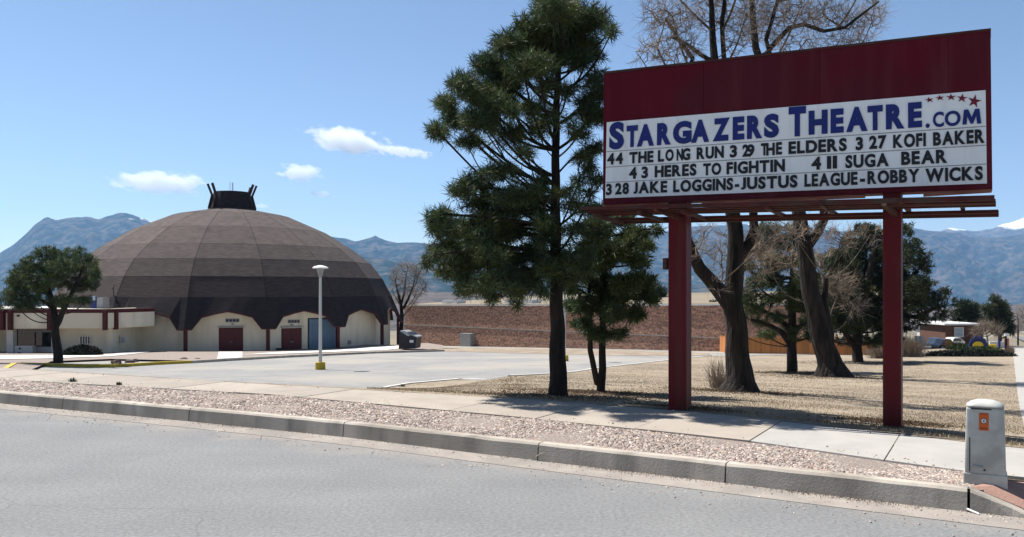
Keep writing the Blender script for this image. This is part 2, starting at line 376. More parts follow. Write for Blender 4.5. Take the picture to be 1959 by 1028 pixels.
def hit(px, py, d0=4.0):
    """where the line of sight through a photo pixel meets the land"""
    k = (py - HY) / F_PX; d = d0
    def g(d):
        x = (px - CX) / F_PX * d; u, v = uv_of(x, d)
        z = 0.0 if v < v_kerb(u) else (.2 if v < v_far(u) else float(gz(x, d)))
        return EYE - k * d - z
    while g(d) > 0 and d < 3000: d *= 1.01
    lo, hi = d / 1.01, d
    for _ in range(30):
        m = (lo + hi) / 2
        if g(m) > 0: lo = m
        else: hi = m
    return ray(px, py, hi)
def on_plane(px, py, p0, n):
    d = Vector(((px - CX) / F_PX, 1, -(py - HY) / F_PX)); o = Vector((0, 0, EYE)); n = Vector(n)
    return o + d * ((Vector(p0) - o).dot(n) / d.dot(n))

def sheet(name, poly, zf, material, off=0.0, step=1.5, kind='structure', parent=None):
    """a surface laid over the land inside the plan polygon"""
    bm = bmesh.new(); vsx = [bm.verts.new((p[0], p[1], 0)) for p in poly]; bm.faces.new(vsx)
    xs = [p[0] for p in poly]; ys = [p[1] for p in poly]
    for ax, lo, hi in ((0, min(xs), max(xs)), (1, min(ys), max(ys))):
        c = lo + step
        while c < hi:
            co = (c, 0, 0) if ax == 0 else (0, c, 0)
            bmesh.ops.bisect_plane(bm, geom=bm.verts[:] + bm.edges[:] + bm.faces[:], plane_co=co, plane_no=(1, 0, 0) if ax == 0 else (0, 1, 0))
            c += step
    bmesh.ops.triangulate(bm, faces=bm.faces)
    for v in bm.verts: v.co.z = float(zf(v.co.x, v.co.y)) + off
    for f in bm.faces:
        if f.normal.z < 0: f.normal_flip()
    me = bpy.data.meshes.new(name); bm.to_mesh(me); bm.free()
    me.polygons.foreach_set('use_smooth', [True] * len(me.polygons))
    o = link(name, me, material, parent)
    if kind: o['kind'] = kind
    return o

# ---------------------------------------------------------------- ground
def axis(a, b, fine, growth, c=0.0):
    out = [c]; s = fine
    x = c
    while x < b: x += s; s = s * growth if abs(x - c) > 30 else s; out.append(x)
    x = c; s = fine
    while x > a: x -= s; s = s * growth if abs(x - c) > 30 else s; out.append(x)
    return np.array(sorted(out))
gx = axis(-9000, 9000, .6, 1.09); gy = axis(-400, 9000, .6, 1.09, 14.0)
XX, YY = np.meshgrid(gx, gy)
U0, V0 = uv_of(XX, YY)
ZZ = gz(XX, YY) - .012
near_side = (V0 < v_near(U0) + .55) & ((U0 < 3.2) | (V0 < 8.7))
ZZ = np.where(near_side, -.2, ZZ)
ZZ = np.where((U0 > 3.9) & (U0 < 16.8) & (V0 < 300), ZZ - .4, ZZ)
nx, ny = len(gx), len(gy)
idx = np.arange(nx * ny).reshape(ny, nx)
gf = np.stack([idx[:-1, :-1], idx[:-1, 1:], idx[1:, 1:], idx[1:, :-1]], -1).reshape(-1, 4)
ground = mesh_np('ground', np.stack([XX, YY, ZZ], -1).reshape(-1, 3), gf, M['plain'], smooth=True)
ground['kind'] = 'structure'

def curve_uv(fn, u0, u1, n, z=0.0, dv=0.0): return [P_uv(u, float(fn(u)) + dv, z) for u in np.linspace(u0, u1, n)]
flat = lambda z: (lambda x, y: z)
# the near road: both roads meet at the corner to the right
road = sheet('road', [P_uv(-70, -14), P_uv(60, -14), P_uv(60, 8.49), P_uv(3, 8.49)] + [p for p in reversed(curve_uv(v_kerb, -70, 3, 60, dv=.05))], flat(0), M['road'], step=6)
gut = sheet('gutter', [p for p in curve_uv(v_kerb, -60, 3.2, 80, dv=-.42)] + [p for p in reversed(curve_uv(v_kerb, -60, 3.2, 80, dv=.04))], flat(0), M['gutter'], off=.004, step=3)
# grass verge, car park, cross street
def px_poly(pts): return [hit(a, b) for a, b in pts]
lawn_poly = px_poly([(452, 449.5), (480, 444.5), (540, 439), (600, 435.3), (700, 426), (770, 418), (830, 411.5), (900, 410.5), (1040, 410), (1080, 402), (1186, 399)])
lawn_poly += [P_uv(.75, 22), P_uv(.45, 13.5)] + [P_uv(u, float(v_far(u)) - .005) for u in np.linspace(.45, -12.5, 60)]
def z_edge(x, y):
    u, v = uv_of(x, y); t = v - float(v_far(u)); return float(gz(x, y)) + .03 * min(1, max(0, t / .35))
lawn = sheet('lawn', lawn_poly, z_edge, M['grass'], off=0, step=.8)
lot_poly = [P_uv(u, float(v_far(u)) + .3) for u in np.linspace(-50, -12.6, 10)] + px_poly([(452, 449), (480, 444), (540, 438.5), (600, 434.8), (700, 425.5), (770, 417.5), (830, 411), (900, 410)]) + [Vector((24, 66, 0)), Vector((10, 84, 0)), Vector((-14, 108, 0)), Vector((-60, 108, 0)), Vector((-60, 50, 0))]
lot = sheet('parking_lot', lot_poly, gz, M['lot'], off=.015, step=2.5)
verge = sheet('dirt_verge', [P_uv(u, float(v_far(u)) - .005) for u in np.linspace(-50, -12, 60)] + [P_uv(u, float(v_far(u)) + .55 + .25 * math.sin(u * 1.7)) for u in np.linspace(-12, -50, 40)], z_edge, M['dirt'], off=0, step=.8)
apron_poly = px_poly([(478, 400.5), (560, 401.5), (700, 403.5), (830, 407.5), (835, 410.5), (760, 411), (650, 409), (520, 405.5), (470, 405)])
apron = sheet('dusty_apron', apron_poly, gz, M['dirt'], off=.03, step=2)
def z_street(x, y): return min(0.0, float(gz(x, y)) - .13)
cross = sheet('cross_street', [P_uv(4.6, 8.49), P_uv(14.5, 8.49), P_uv(16, 300), P_uv(6.3, 300)], z_street, M['street'], off=.004, step=3)
# ---------------------------------------------------------------- kerb, pavement, gravel
kerb = empty('kerb', P_uv(-6, 8.7, 0)); kerb['kind'] = 'structure'
kj = [-.16, -2.34, -4.53, -7.54, -10.46, -13.35, -16.3, -19.2, -22.1, -25, -28, -31, -34, -37, -40, -46, -52, -58]
def kerb_section(u0, u1, z0=.2, z1=.2):
    mb = MB(); n = max(3, int(abs(u1 - u0) / .3)); prof0 = [(0.0, -.1), (.025, .88), (.05, 1.0), (.17, 1.0), (.17, -.1)]
    rings = []
    for i in range(n + 1):
        u = u0 + (u1 - u0) * i / n; z = z0 + (z1 - z0) * i / n; b = float(v_kerb(u))
        w = .004 * math.sin(u * 9) + .005 * noise.noise(Vector((u * 3, 1, 0)))
        rings.append([P_uv(u, b + dv + w, max(z * k, -.05) + .008 * noise.noise(Vector((u * 5, k * 3, 4))) * (k > 0)) for dv, k in prof0])
    m = len(prof0); vs = [p for r in rings for p in r]
    fs = [(i * m + j, (i + 1) * m + j, (i + 1) * m + (j + 1) % m, i * m + (j + 1) % m) for i in range(n) for j in range(m)]
    fs += [tuple(range(m))[::-1], tuple(n * m + j for j in range(m))]
    return mb.add(vs, fs)
for a, b in zip(kj[:-1], kj[1:]):
    kerb_section(a - .008, b + .008).build('kerb_stone', M['kerb'], kerb)
kerb_section(.34, -.145, .015, .2).build('ramp_kerb', M['kerb'], kerb)
kerb_section(3.2, .345, .015, .015).build('dropped_kerb', M['kerb'], kerb)

pave = empty('pavement', P_uv(-6, 11.2, 0)); pave['kind'] = 'structure'
sj = [.55, -.95] + [-.95 - 1.5 * k for k in range(1, 36)]
for k, (a, b) in enumerate(zip(sj[:-1], sj[1:])):
    a2, b2 = a - .007, b + .007; um = (a2 + b2) / 2
    q = [(u, float(f(u)) + d) for u, f, d in ((b2, v_near, 0), (um, v_near, 0), (a2, v_near, 0), (a2, v_far, 0), (um, v_far, 0), (b2, v_far, 0))]
    dz = rnd.uniform(-.004, .004)
    MB().slabpoly([P_uv(u, v, .2 + dz) for u, v in q], (0, 0, -.1)).build('slab', M['slab_new'] if a > -1.6 else M['slab'], pave, bevel=.004)
joint_bed = sheet('paving_bed', curve_uv(v_near, -55, 3, 60, dv=-.01) + list(reversed(curve_uv(v_far, -55, 3, 60, dv=.3))), flat(.165), M['dirt'], step=4)
strip_poly = curve_uv(v_kerb, -55, -.05, 80, dv=.16) + [P_uv(.05, 9.3)] + list(reversed(curve_uv(v_near, -55, -.05, 80, dv=.01)))
bed = sheet('gravel_bed', strip_poly, flat(.178), M['gravelbed'], step=2)
corner = sheet('corner_soil', [P_uv(-.1, 8.7), P_uv(4.6, 8.5), P_uv(4.6, 12.6), P_uv(2.3, 12.6), P_uv(2.3, 9.3), P_uv(-.1, 9.3)], flat(.05), M['dirt'], step=1)

# corner of the pavement, the ramp and the cross street's pavement
MB().slabpoly([P_uv(.557, 9.28, .2), P_uv(2.3, 9.28, .2), P_uv(2.3, 12.6, .2), P_uv(.557, 12.6, .2)], (0, 0, -.1)).build('slab', M['slab_new'], pave, bevel=.004)
ramp = MB().add([P_uv(-.14, 8.7, .198), P_uv(.36, 8.7, .02), P_uv(2.4, 8.7, .02), P_uv(2.4, 9.26, .19), P_uv(.42, 9.22, .19), P_uv(.06, 9.06, .2),
                 P_uv(-.14, 8.7, 0), P_uv(2.4, 8.7, 0), P_uv(2.4, 9.26, 0), P_uv(.06, 9.06, 0)],
                [(0, 1, 4, 5), (1, 2, 3, 4), (0, 6, 7, 2, 1), (2, 7, 8, 3), (3, 8, 9, 5, 4), (5, 9, 6, 0)]).build('ramp', M['ramp'])
ramp['kind'] = 'structure'
side = empty('side_pavement', P_uv(1.3, 14, 0)); side['kind'] = 'structure'
for k in range(58):
    v0, v1 = 12.62 + 1.5 * k, 14.1 + 1.5 * k
    ul = lambda v: .42 + .019 * (v - 12.6)
    q = [P_uv(ul(v0), v0), P_uv(ul(v0) + 1.5, v0), P_uv(ul(v1) + 1.5, v1), P_uv(ul(v1), v1)]
    q = [Vector((p.x, p.y, float(gz(p.x, p.y)) + .045)) for p in q]
    MB().slabpoly(q, (0, 0, -.1)).build('slab', M['slab_new'], side)
side_kerb = empty('side_kerb', P_uv(4.4, 14, 0)); side_kerb['kind'] = 'structure'
for k in range(30):
    v0, v1 = 11 + 3 * k, 13.98 + 3 * k
    q = []
    for v in (v0, v1):
        for du in (0, .17):
            p = P_uv(4.43 + .006 * (v - 11) + du, v); q.append(Vector((p.x, p.y, float(gz(p.x, p.y)) + .05)))
    MB().slabpoly([q[0], q[1], q[3], q[2]], (0, 0, -.35)).build('kerb_stone', M['kerb'], side_kerb)

# pink landscaping gravel: real stones in three depths of the strip
def stone_field(n, samp, size, name, mtl, zbase, parent=None):
    t = (1 + 5 ** .5) / 2
    ico = np.array([(1, 1, -.5), (-1, 1, -.5), (-1, -1, -.5), (1, -1, -.5), (.7, .75, .8), (-.75, .7, .8), (-.7, -.75, .8), (.75, -.7, .8)]) * .8
    fi = np.array([(0, 1, 5), (0, 5, 4), (1, 2, 6), (1, 6, 5), (2, 3, 7), (2, 7, 6), (3, 0, 4), (3, 4, 7), (4, 5, 6), (4, 6, 7)])
    p, sc = samp(n); n = len(p)
    s = size * (0.55 + nr.random((n, 1, 1)) ** 2 * 1.3) * sc[:, None, None]
    sh = np.stack([nr.uniform(.7, 1.4, n), nr.uniform(.6, 1.2, n), nr.uniform(.4, .8, n)], -1)[:, None, :]
    V = ico[None] * (1 + nr.uniform(-.3, .3, (n, 8, 3))) * sh * s
    a = nr.uniform(0, 6.28, n); c, si = np.cos(a)[:, None], np.sin(a)[:, None]
    V = np.stack([V[..., 0] * c - V[..., 1] * si, V[..., 0] * si + V[..., 1] * c, V[..., 2]], -1)
    V[..., :2] += p[:, None, :2]; V[..., 2] += zbase(p)[:, None] + (s[:, :, 0] * .25)
    Fc = (fi[None] + (np.arange(n) * 8)[:, None, None]).reshape(-1, 3)
    base = np.array([(1, 1, 1), (1.3, 1.28, 1.25), (.55, .53, .52), (1.05, .88, .82), (1.7, 1.7, 1.7), (.75, .76, .8)])
    tn = base[nr.choice(6, n, p=[.34, .2, .16, .16, .06, .08])] * nr.uniform(.8, 1.15, (n, 1))
    o = mesh_np(name, V.reshape(-1, 3), Fc, mtl, parent, tone=np.repeat(tn, 10, 0)); o['kind'] = 'stuff'
    return o
def strip_samp(n):
    u = -nr.random(n) ** 1.25 * 30 - .12
    k = nr.random(n); a = v_kerb(u) + .19; b = v_near(u) - .02
    v = a + (b - a) * k
    p = np.stack([u * E_.x + v * N_.x, u * E_.y + v * N_.y], -1)
    return p, .85 + np.clip(-u / 20, 0, 1) * .7
g = stone_field(80000, strip_samp, .0118, 'gravel', M['stone'], lambda p: np.full(len(p), .178) + .014 * np.sin(p[:, 0] * 3) * np.sin(p[:, 1] * 2.3))
tag(g, 'pinkish landscaping gravel filling the strip between the kerb and the pavement', 'gravel')
def gut_samp(n):
    u = -nr.random(n) * 18 + 1.5; k = nr.random(n) ** 2.6; v = v_kerb(u) - .02 - k * .9
    return np.stack([u * E_.x + v * N_.x, u * E_.y + v * N_.y], -1), np.ones(n) * (.4 + .5 * nr.random(n))
g = stone_field(2600, gut_samp, .009, 'loose_grit', M['stone'], lambda p: np.full(len(p), .004))
tag(g, 'scattered grit and small stones lying in the gutter below the kerb', 'grit')

def stray_samp(n):
    u = -nr.random(n) * 24 + .3; a = nr.random(n) < .6
    v = np.where(a, v_near(u) + np.abs(nr.normal(0, .16, n)) + .01, v_far(u) - np.abs(nr.normal(0, .12, n)) - .01)
    return np.stack([u * E_.x + v * N_.x, u * E_.y + v * N_.y], -1), np.ones(n) * (.35 + .5 * nr.random(n))
g = stone_field(900, stray_samp, .011, 'stray_stones', M['stone'], lambda p: np.full(len(p), .2))
tag(g, 'loose small stones kicked onto the pavement from the gravel strip and lawn', 'stones')
# blades of dormant grass on the lawn
def blades(n, samp, hgt, name, mtl, wid=.005, label=None, parent=None, tonef=None):
    p = samp(n); n = len(p)
    a = nr.uniform(0, 6.28, n); h = hgt * nr.uniform(.5, 1.3, n); lean = nr.uniform(.1, .9, n) * h
    w = wid * (1 + p[:, 1] * .04)
    dx, dy = np.cos(a), np.sin(a)
    A = np.stack([p[:, 0] - dy * w, p[:, 1] + dx * w, p[:, 2]], -1); B = np.stack([p[:, 0] + dy * w, p[:, 1] - dx * w, p[:, 2]], -1)
    C_ = np.stack([p[:, 0] + dx * lean, p[:, 1] + dy * lean, p[:, 2] + h], -1)
    V = np.stack([A, B, C_], 1).reshape(-1, 3)
    tn = np.array([(1, 1, 1), (1.25, 1.2, 1.1), (.7, .68, .6), (.62, .72, .5)])[nr.choice(4, n, p=[.45, .25, .22, .08])] * nr.uniform(.75, 1.15, (n, 1))
    if tonef is not None: tn = tn * tonef(p)[:, None]
    return mesh_np(name, V, np.arange(3 * n).reshape(-1, 3), mtl, parent, tone=tn)
def in_poly(P, poly):
    x, y = P[:, 0], P[:, 1]; ins = np.zeros(len(P), bool); n = len(poly)
    for i in range(n):
        x1, y1 = poly[i][0], poly[i][1]; x2, y2 = poly[(i + 1) % n][0], poly[(i + 1) % n][1]
        c = ((y1 > y) != (y2 > y)) & (x < (x2 - x1) * (y - y1) / (y2 - y1 + 1e-12) + x1); ins ^= c
    return ins
def lawn_samp(n):
    d = 9 + nr.random(n) ** 1.7 * 38; x = (nr.uniform(430, 1260, n) - 600) / 1000 * d
    P = np.stack([x, d], -1); keep = in_poly(P, lawn_poly)
    patch = np.sin(x * 1.9 + np.sin(d * 1.1) * 2) + np.sin(d * 2.3 + x * .7); keep &= (patch + nr.normal(0, .9, n)) > -.8
    P = P[keep]; return np.stack([P[:, 0], P[:, 1], gz(P[:, 0], P[:, 1]) + .02], -1)
g = blades(230000, lawn_samp, .03, 'grass', M['blade'], tonef=lambda p: np.clip(.92 + .3 * np.sin(p[:, 0] * .9 + 1.7 * np.sin(p[:, 1] * .55)) * np.sin(p[:, 1] * 1.3 + np.sin(p[:, 0] * .8)), .6, 1.25)); tag(g, 'short dry straw-coloured grass on the lawn under the trees and the billboard', 'grass', kind='stuff')
def litter_samp(n):
    cs = [(px_, py_, r_) for px_, py_, r_ in ((654, 459, 1.3), (702, 455, .9), (866, 454, 1.2), (978, 436, 1.8), (930, 431, 1.4), (1007, 419, 3), (1048, 491, .5), (796, 474, .5))]
    out = []
    for a_, b_, r_ in cs:
        c = hit(a_, b_); k = n // len(cs); x = c.x + nr.normal(0, r_ * .75, k); y = c.y + nr.normal(0, r_ * .6, k); P_ = np.stack([x, y], -1); P_ = P_[in_poly(P_, lawn_poly)]
        out.append(np.stack([P_[:, 0], P_[:, 1], gz(P_[:, 0], P_[:, 1]) + .035], -1))
    return np.concatenate(out)
g = blades(26000, litter_samp, .012, 'needle_litter', M['litter'], .012); tag(g, 'brown fallen needles and leaf litter round the feet of the trunks', 'litter', kind='stuff')
# small green weeds
for k, (px, py, s) in enumerate(((472, 447.5, .16), (85, 440.5, .1), (140, 444.5, .08))):
    c = hit(px, py)
    sm = lambda n, c=c, s=s: np.stack([c.x + nr.normal(0, s * .3, n), c.y + nr.normal(0, s * .3, n), np.full(n, c.z)], -1)
    g = blades(60, sm, s * .7, 'weed', M['hedge'], .008)
    tag(g, ['small green weed at the car park edge of the dry lawn', 'low green weed at the edge of the gravel furthest along the kerb', 'short weed in the gravel edge beside the pavement, nearer than the first'][k], 'weed')

# ---------------------------------------------------------------- the billboard
V_S = 12.3                                             # line of the posts
sign = empty('billboard', P_uv(-2.5, V_S, .15), 'maroon theatre letter-board billboard on two square red posts beside the pavement', 'billboard')
def SP(px, py, v=V_S - .16): return on_plane(px, py, P_uv(0, v, 0), N_)
def quadbox(tl, tr, br, bl, depth, v=V_S - .16, front=0.0):
    pts = [SP(*p, v=v - front) for p in (tl, tr, br, bl)]
    return MB().slabpoly(pts, N_ * depth)
cab = quadbox((707.3, 79), (1160.8, 28), (1163, 214.5), (706.3, 233.5), .34).build('cabinet', M['signred'], sign, bevel=.006)
# the three blank sheets of the header
def lerp2(a, b, t): return (a[0] + (b[0] - a[0]) * t, a[1] + (b[1] - a[1]) * t)
def at_x(a, b, x): return lerp2(a, b, (x - a[0]) / (b[0] - a[0]))
TL, TR, HL, HR = (708.6, 80.6), (1159.6, 29.8), (708.2, 136.0), (1159.8, 97.6)
xs_ = [708.6, 824.5, 960.5, 1111.5, 1159.6]
for a, b in zip(xs_[:-1], xs_[1:]):
    quadbox(at_x(TL, TR, a + .15), at_x(TL, TR, b - .15), at_x(HL, HR, b - .15), at_x(HL, HR, a + .15), .012, front=.008 + .002 * (a == xs_[1])).build('header_sheet', M['signred'], sign, bevel=.003)
quadbox((706.8, 77.4), (1161.3, 26.4), (1161.3, 29.4), (706.8, 80.2), .37, front=.015).build('top_cap', M['rustred'], sign)
cTL, cTR, cBR, cBL = [SP(*p, v=V_S - .172) for p in ((711, 136.6), (1155, 98.8), (1156.6, 208.6), (709.2, 226))]
def Q(s, t, out=0.0):
    a = cBL.lerp(cBR, s); b = cTL.lerp(cTR, s); return a.lerp(b, t) - N_ * out
def s_of(px):
    p = SP(px, 170, v=V_S - .172); u = uv_of(p.x, p.y)[0]
    ua = uv_of(cBL.x, cBL.y)[0]; ub = uv_of(cBR.x, cBR.y)[0]; return (u - ua) / (ub - ua)
rows_t = [0, .209, .409, .611, 1.0]
for a, b in zip(rows_t[:-1], rows_t[1:]):
    MB().slabpoly([Q(0, a + .002), Q(1, a + .002), Q(1, b - .002), Q(0, b - .002)], N_ * .02).build('letter_panel', M['signwhite'], sign)
for t in rows_t[1:4]:
    MB().slabpoly([Q(.002, t - .005, .006), Q(.998, t - .005, .006), Q(.998, t + .004, .006), Q(.002, t + .004, .006)], N_ * .012).build('letter_track', M['track'], sign)
glyphs = {}
def glyph(ch, off):
    if ch == 'M' and (ch, off) not in glyphs:
        P2 = [(-.03, 0), (.05, .72), (.26, .72), (.42, .34), (.58, .72), (.79, .72), (.87, 0), (.67, 0), (.63, .38), (.48, .02), (.36, .02), (.21, .38), (.17, 0)]
        n = len(P2); co = np.array([(x, y, z) for z in (-.002, .002) for x, y in P2])
        glyphs[ch, off] = (co, [tuple(range(n))[::-1], tuple(range(n, 2 * n))] + [(i, (i + 1) % n, (i + 1) % n + n, i + n) for i in range(n)])
    if (ch, off) in glyphs: return glyphs[ch, off]
    cu = bpy.data.curves.new('g', 'FONT'); cu.body = ch; cu.size = 1; cu.offset = off; cu.resolution_u = 4; cu.extrude = .002
    ob = bpy.data.objects.new('g', cu); COL.objects.link(ob)
    dg = bpy.context.evaluated_depsgraph_get(); me = bpy.data.meshes.new_from_object(ob.evaluated_get(dg))
    co = np.empty(len(me.vertices) * 3); me.vertices.foreach_get('co', co); co = co.reshape(-1, 3)
    polys = [tuple(p.vertices) for p in me.polygons]
    bpy.data.objects.remove(ob); bpy.data.curves.remove(cu); bpy.data.meshes.remove(me)
    glyphs[ch, off] = (co, polys); return glyphs[ch, off]
def write(text, x0, x1, base, cap, mtl, off, name='letter', gap=.07):
    Hc = glyph('H', off)[0]; h0, h1 = Hc[:, 1].min(), Hc[:, 1].max()
    tot = 0; lay = []
    for ch in text:
        co, pl = glyph(ch, off); w = co[:, 0].max() - co[:, 0].min(); lay.append((tot, w)); tot += w + gap
    tot -= gap; s0, s1 = s_of(x0), s_of(x1)
    for ch, (a, w) in zip(text, lay):
        co, pl = glyph(ch, off); out = .005 + rnd.uniform(0, .004); xm = co[:, 0].min()
        vs = []
        if co[:, 1].min() < h0 - .08: co = co.copy(); co[:, 1] = h0 + (co[:, 1] - co[:, 1].min()) * (h1 - h0) / (co[:, 1].max() - co[:, 1].min())
        for x, y, z in co:
            vs.append(Q(s0 + (s1 - s0) * (a + x - xm) / tot, base + cap * (y - h0) / (h1 - h0), out + (z > 0) * .004))
        MB().add(vs, pl).build(name, mtl, sign)
BK, NV = M['black'], M['navy']
for t, a, b in (('T', 733.2, 746.3), ('A', 745.4, 765.6), ('R', 769, 785.4), ('G', 787.8, 809.8), ('A', 809.3, 830.5), ('Z', 834.7, 854.5), ('E', 858.2, 871.9), ('R', 875, 893), ('S', 895, 912.8),
                ('H', 947.6, 970), ('E', 973.5, 989), ('A', 991.8, 1017), ('T', 1017, 1035), ('R', 1038.6, 1060.5), ('E', 1064.8, 1081.2)):
    write(t, a, b, .648, .28, NV, .06)
write('S', 712.7, 730.3, .635, .352, NV, .055); write('T', 924, 944.5, .64, .352, NV, .055)
for t, a, b in (('C', 1094, 1107), ('O', 1107.9, 1126.8), ('M', 1128.7, 1151)): write(t, a, b, .637, .165, NV, .03)
write('.', 1085.3, 1090.3, .637, .175, NV, .05)
R2 = [('4', 711, 719.3), ('4', 721, 729.3), ('THE', 737, 765.2), ('L', 770.5, 777.6), ('O', 779.3, 789), ('N', 792.4, 799.8), ('G', 798.8, 808.4), ('RUN', 816, 847.9), ('3', 855, 863.4), ('2', 869.8, 877.5), ('9', 875, 883.9),
      ('T', 891.6, 899.4), ('H', 897.7, 907.8), ('E', 909.3, 916.3), ('ELDERS', 924, 992.5), ('3', 1003, 1011.6), ('27', 1018.9, 1039.3), ('KOFI', 1047, 1085.5), ('BAKER', 1094, 1154.6)]
R3 = [('4', 737, 745.9), ('3', 751.5, 759), ('HERES', 767, 816), ('TO', 823.9, 845), ('FIGHTIN', 851.3, 919.8), ('4', 950.9, 962.2), ('II', 969.2, 981), ('SUGA', 990.8, 1041.8), ('BEAR', 1056.4, 1110.4)]
R4 = [('3', 710.2, 716.9), ('28', 721, 737), ('JAKE', 742.3, 781.8), ('LOGGINS', 789, 859.2), ('-', 861.3, 866.2), ('JUSTUS', 868.3, 934.7), ('LEAGUE', 942.8, 1005), ('-', 1007.9, 1013.8), ('ROBBY', 1016.7, 1077.7), ('WICKS', 1084.5, 1152)]
for row, base in ((R2, .437), (R3, .238), (R4, .042)):
    for t, a, b in row: write(t, a, b, base + rnd.uniform(-.003, .003), .148, BK, .044)
for px, py, r, sx, rot in ((1089, 110.6, 5.6, 1.0, .25), (1101.4, 108.2, 5.6, 1.0, .15), (1114.5, 107.4, 6.2, 1.0, .05), (1127.4, 108.6, 6.6, 1.0, -.1), (1141.8, 112, 8.2, 1.0, -.2)):
    pts = []
    sq = {5.6: .62, 6.2: .68, 6.6: .8, 8.2: .98}[r]
    for k in range(10):
        a = math.pi / 2 + k * math.pi / 5 + rot; rr = r if k % 2 == 0 else r * .38
        pts.append(SP(px + math.cos(a) * rr, py - math.sin(a) * rr * sq, v=V_S - .172 - .006))
    MB().slabpoly(pts, N_ * .004).build('star', M['starred'], sign)
# posts
def post(x0, x1, ybase, ytop):
    c = hit((x0 + x1) / 2, ybase); L0 = SP(x0, ybase, v=V_S - .14); R0 = SP(x1, ybase, v=V_S - .14)
    zb = c.z - .1; top = SP(x0, ytop, v=V_S - .14).z
    bs = [Vector((p.x, p.y, zb)) for p in (L0, R0, R0 + N_ * .27, L0 + N_ * .27)]
    return MB().hexa(bs, [Vector((p.x, p.y, top)) for p in bs])
post(783, 804, 475, 225).build('post', M['postred'], sign, bevel=.012)
post(1034.4, 1056, 491, 216).build('post', M['postred'], sign, bevel=.012)
# catwalk rails under the cabinet
def rail(v, L, R, hL, hR, depth, m='rustred', nm='rail'):
    return MB().slabpoly([SP(L[0], L[1], v=v), SP(R[0], R[1], v=v), SP(R[0], R[1] + hR, v=v), SP(L[0], L[1] + hL, v=v)], N_ * depth).build(nm, M[m], sign)
rail(11.62, (680, 236), (1165.5, 222), 3.4, 6.6, .05)
rail(11.72, (684, 239.6), (1166, 229.5), 1.2, 1.8, .1, 'oldred', 'plank')
rail(11.86, (690, 240.6), (1166.8, 226.5), 3.6, 5.6, .14, 'oldred', 'plank')
rail(12.03, (694, 242.8), (1167.2, 229.2), 4.0, 6.2, .05)
rail(12.62, (716, 249), (1170, 239), 3.2, 3.8, .16, 'oldred', 'plank')
rail(12.80, (716, 250.2), (1170.5, 240.2), 5.6, 7.2, .06)
# valance below the letter board and gussets at the posts
rail(V_S - .12, (707, 233.4), (770, 230), 2.6, 2.4, .02, 'oldwood', 'valance')
rail(V_S - .12, (822, 229.5), (1014, 221.3), 3.8, 4.2, .02, 'oldwood', 'valance')
rail(V_S - .12, (1082, 218.8), (1162, 214.6), 5.2, 4.6, .02, 'oldwood', 'valance')
for (a, b) in (((768, 238), (801, 252)), ((1036, 232), (1050, 246))):
    p = SP(*a, v=11.7); q = SP(*b, v=12.2); MB().beam(p, q, .06, .06).build('bracket', M['rustred'], sign)
for u in (-5.1, -4.4, -3.75, -2.6, -1.9, -.95, -.3):
    z = SP(900, 236, v=11.9).z; MB().beam(P_uv(u, 11.6, z - .03), P_uv(u, 12.85, z - .06), .05, .05).build('cross_bearer', M['rustred'], sign)
bx0 = SP(782, 300, v=V_S - .0)
MB().box((bx0.x - .02, bx0.y, bx0.z - .12), (.06, .12, .17), (E_.x, E_.y)).build('junction_box', M['rustred'], sign)

# ---------------------------------------------------------------- utility pedestal
pc = P_uv(-.03, 9.02, .18)
ped = empty('utility_pedestal', pc, 'waist-high grey-green utility pedestal with an orange sticker at the kerb ramp', 'utility pedestal')
def rbox(z0, z1, a0, b0, a1, b1, bev, nm, mtl, par=ped, dome=0.0):
    q = [[Vector(pc) + E_ * (i * a / 2) + N_ * (j * b / 2) + Vector((0, 0, z)) for i, j in ((-1, -1), (1, -1), (1, 1), (-1, 1))] for a, b, z in ((a0, b0, z0), (a1, b1, z1))]
    return MB().hexa(*q).build(nm, mtl, par, bevel=bev, smooth=False)
rbox(-.1, .105, .36, .275, .352, .268, .012, 'base', M['pebox'])
body = rbox(.1, .705, .335, .255, .305, .232, .018, 'body', M['pebox'])
lid = MB(); n = 8
rings = [(.0, .308, .236), (.014, .306, .234), (.042, .235, .175), (.06, .13, .1), (.066, .03, .03)]
vsx = []
for dz, a, b in rings:
    for k in range(24):
        t = 2 * math.pi * k / 24; cx_, sy_ = math.cos(t), math.sin(t); p = 5
        rr = (abs(cx_) ** 9 + abs(sy_) ** 9) ** (-1 / 9)
        vsx.append(Vector(pc) + E_ * (a / 2 * cx_ * rr) + N_ * (b / 2 * sy_ * rr) + Vector((0, 0, .708 + dz)))
lid.add(vsx, [(i * 24 + k, i * 24 + (k + 1) % 24, (i + 1) * 24 + (k + 1) % 24, (i + 1) * 24 + k) for i in range(4) for k in range(24)] + [tuple(range(24))[::-1], tuple(96 + k for k in range(24))])
lid.build('lid', M['pebox'], ped, smooth=True)
def PF(a, z, out=0.0):                                 # point on the front face of the body
    f = (z - .1) / .605; return Vector(pc) + E_ * a - N_ * ((.255 + (.232 - .255) * f) / 2 + out) + Vector((0, 0, z))
st = MB().slabpoly([PF(-.05, .50, .001), PF(.028, .50, .001), PF(.028, .66, .001), PF(-.05, .66, .001)], -N_ * .002).build('sticker', M['orange'], ped)
def disc(a, z, r, o, n=20): return [PF(a + math.cos(t * 2 * math.pi / n) * r, z + math.sin(t * 2 * math.pi / n) * r, o) for t in range(n)]
MB().slabpoly(disc(-.011, .588, .026, .0035), -N_ * .001).build('sticker_ring', M['darkmetal'], st)
MB().slabpoly(disc(-.011, .588, .021, .005), -N_ * .001).build('sticker_disc', M['white'], st)
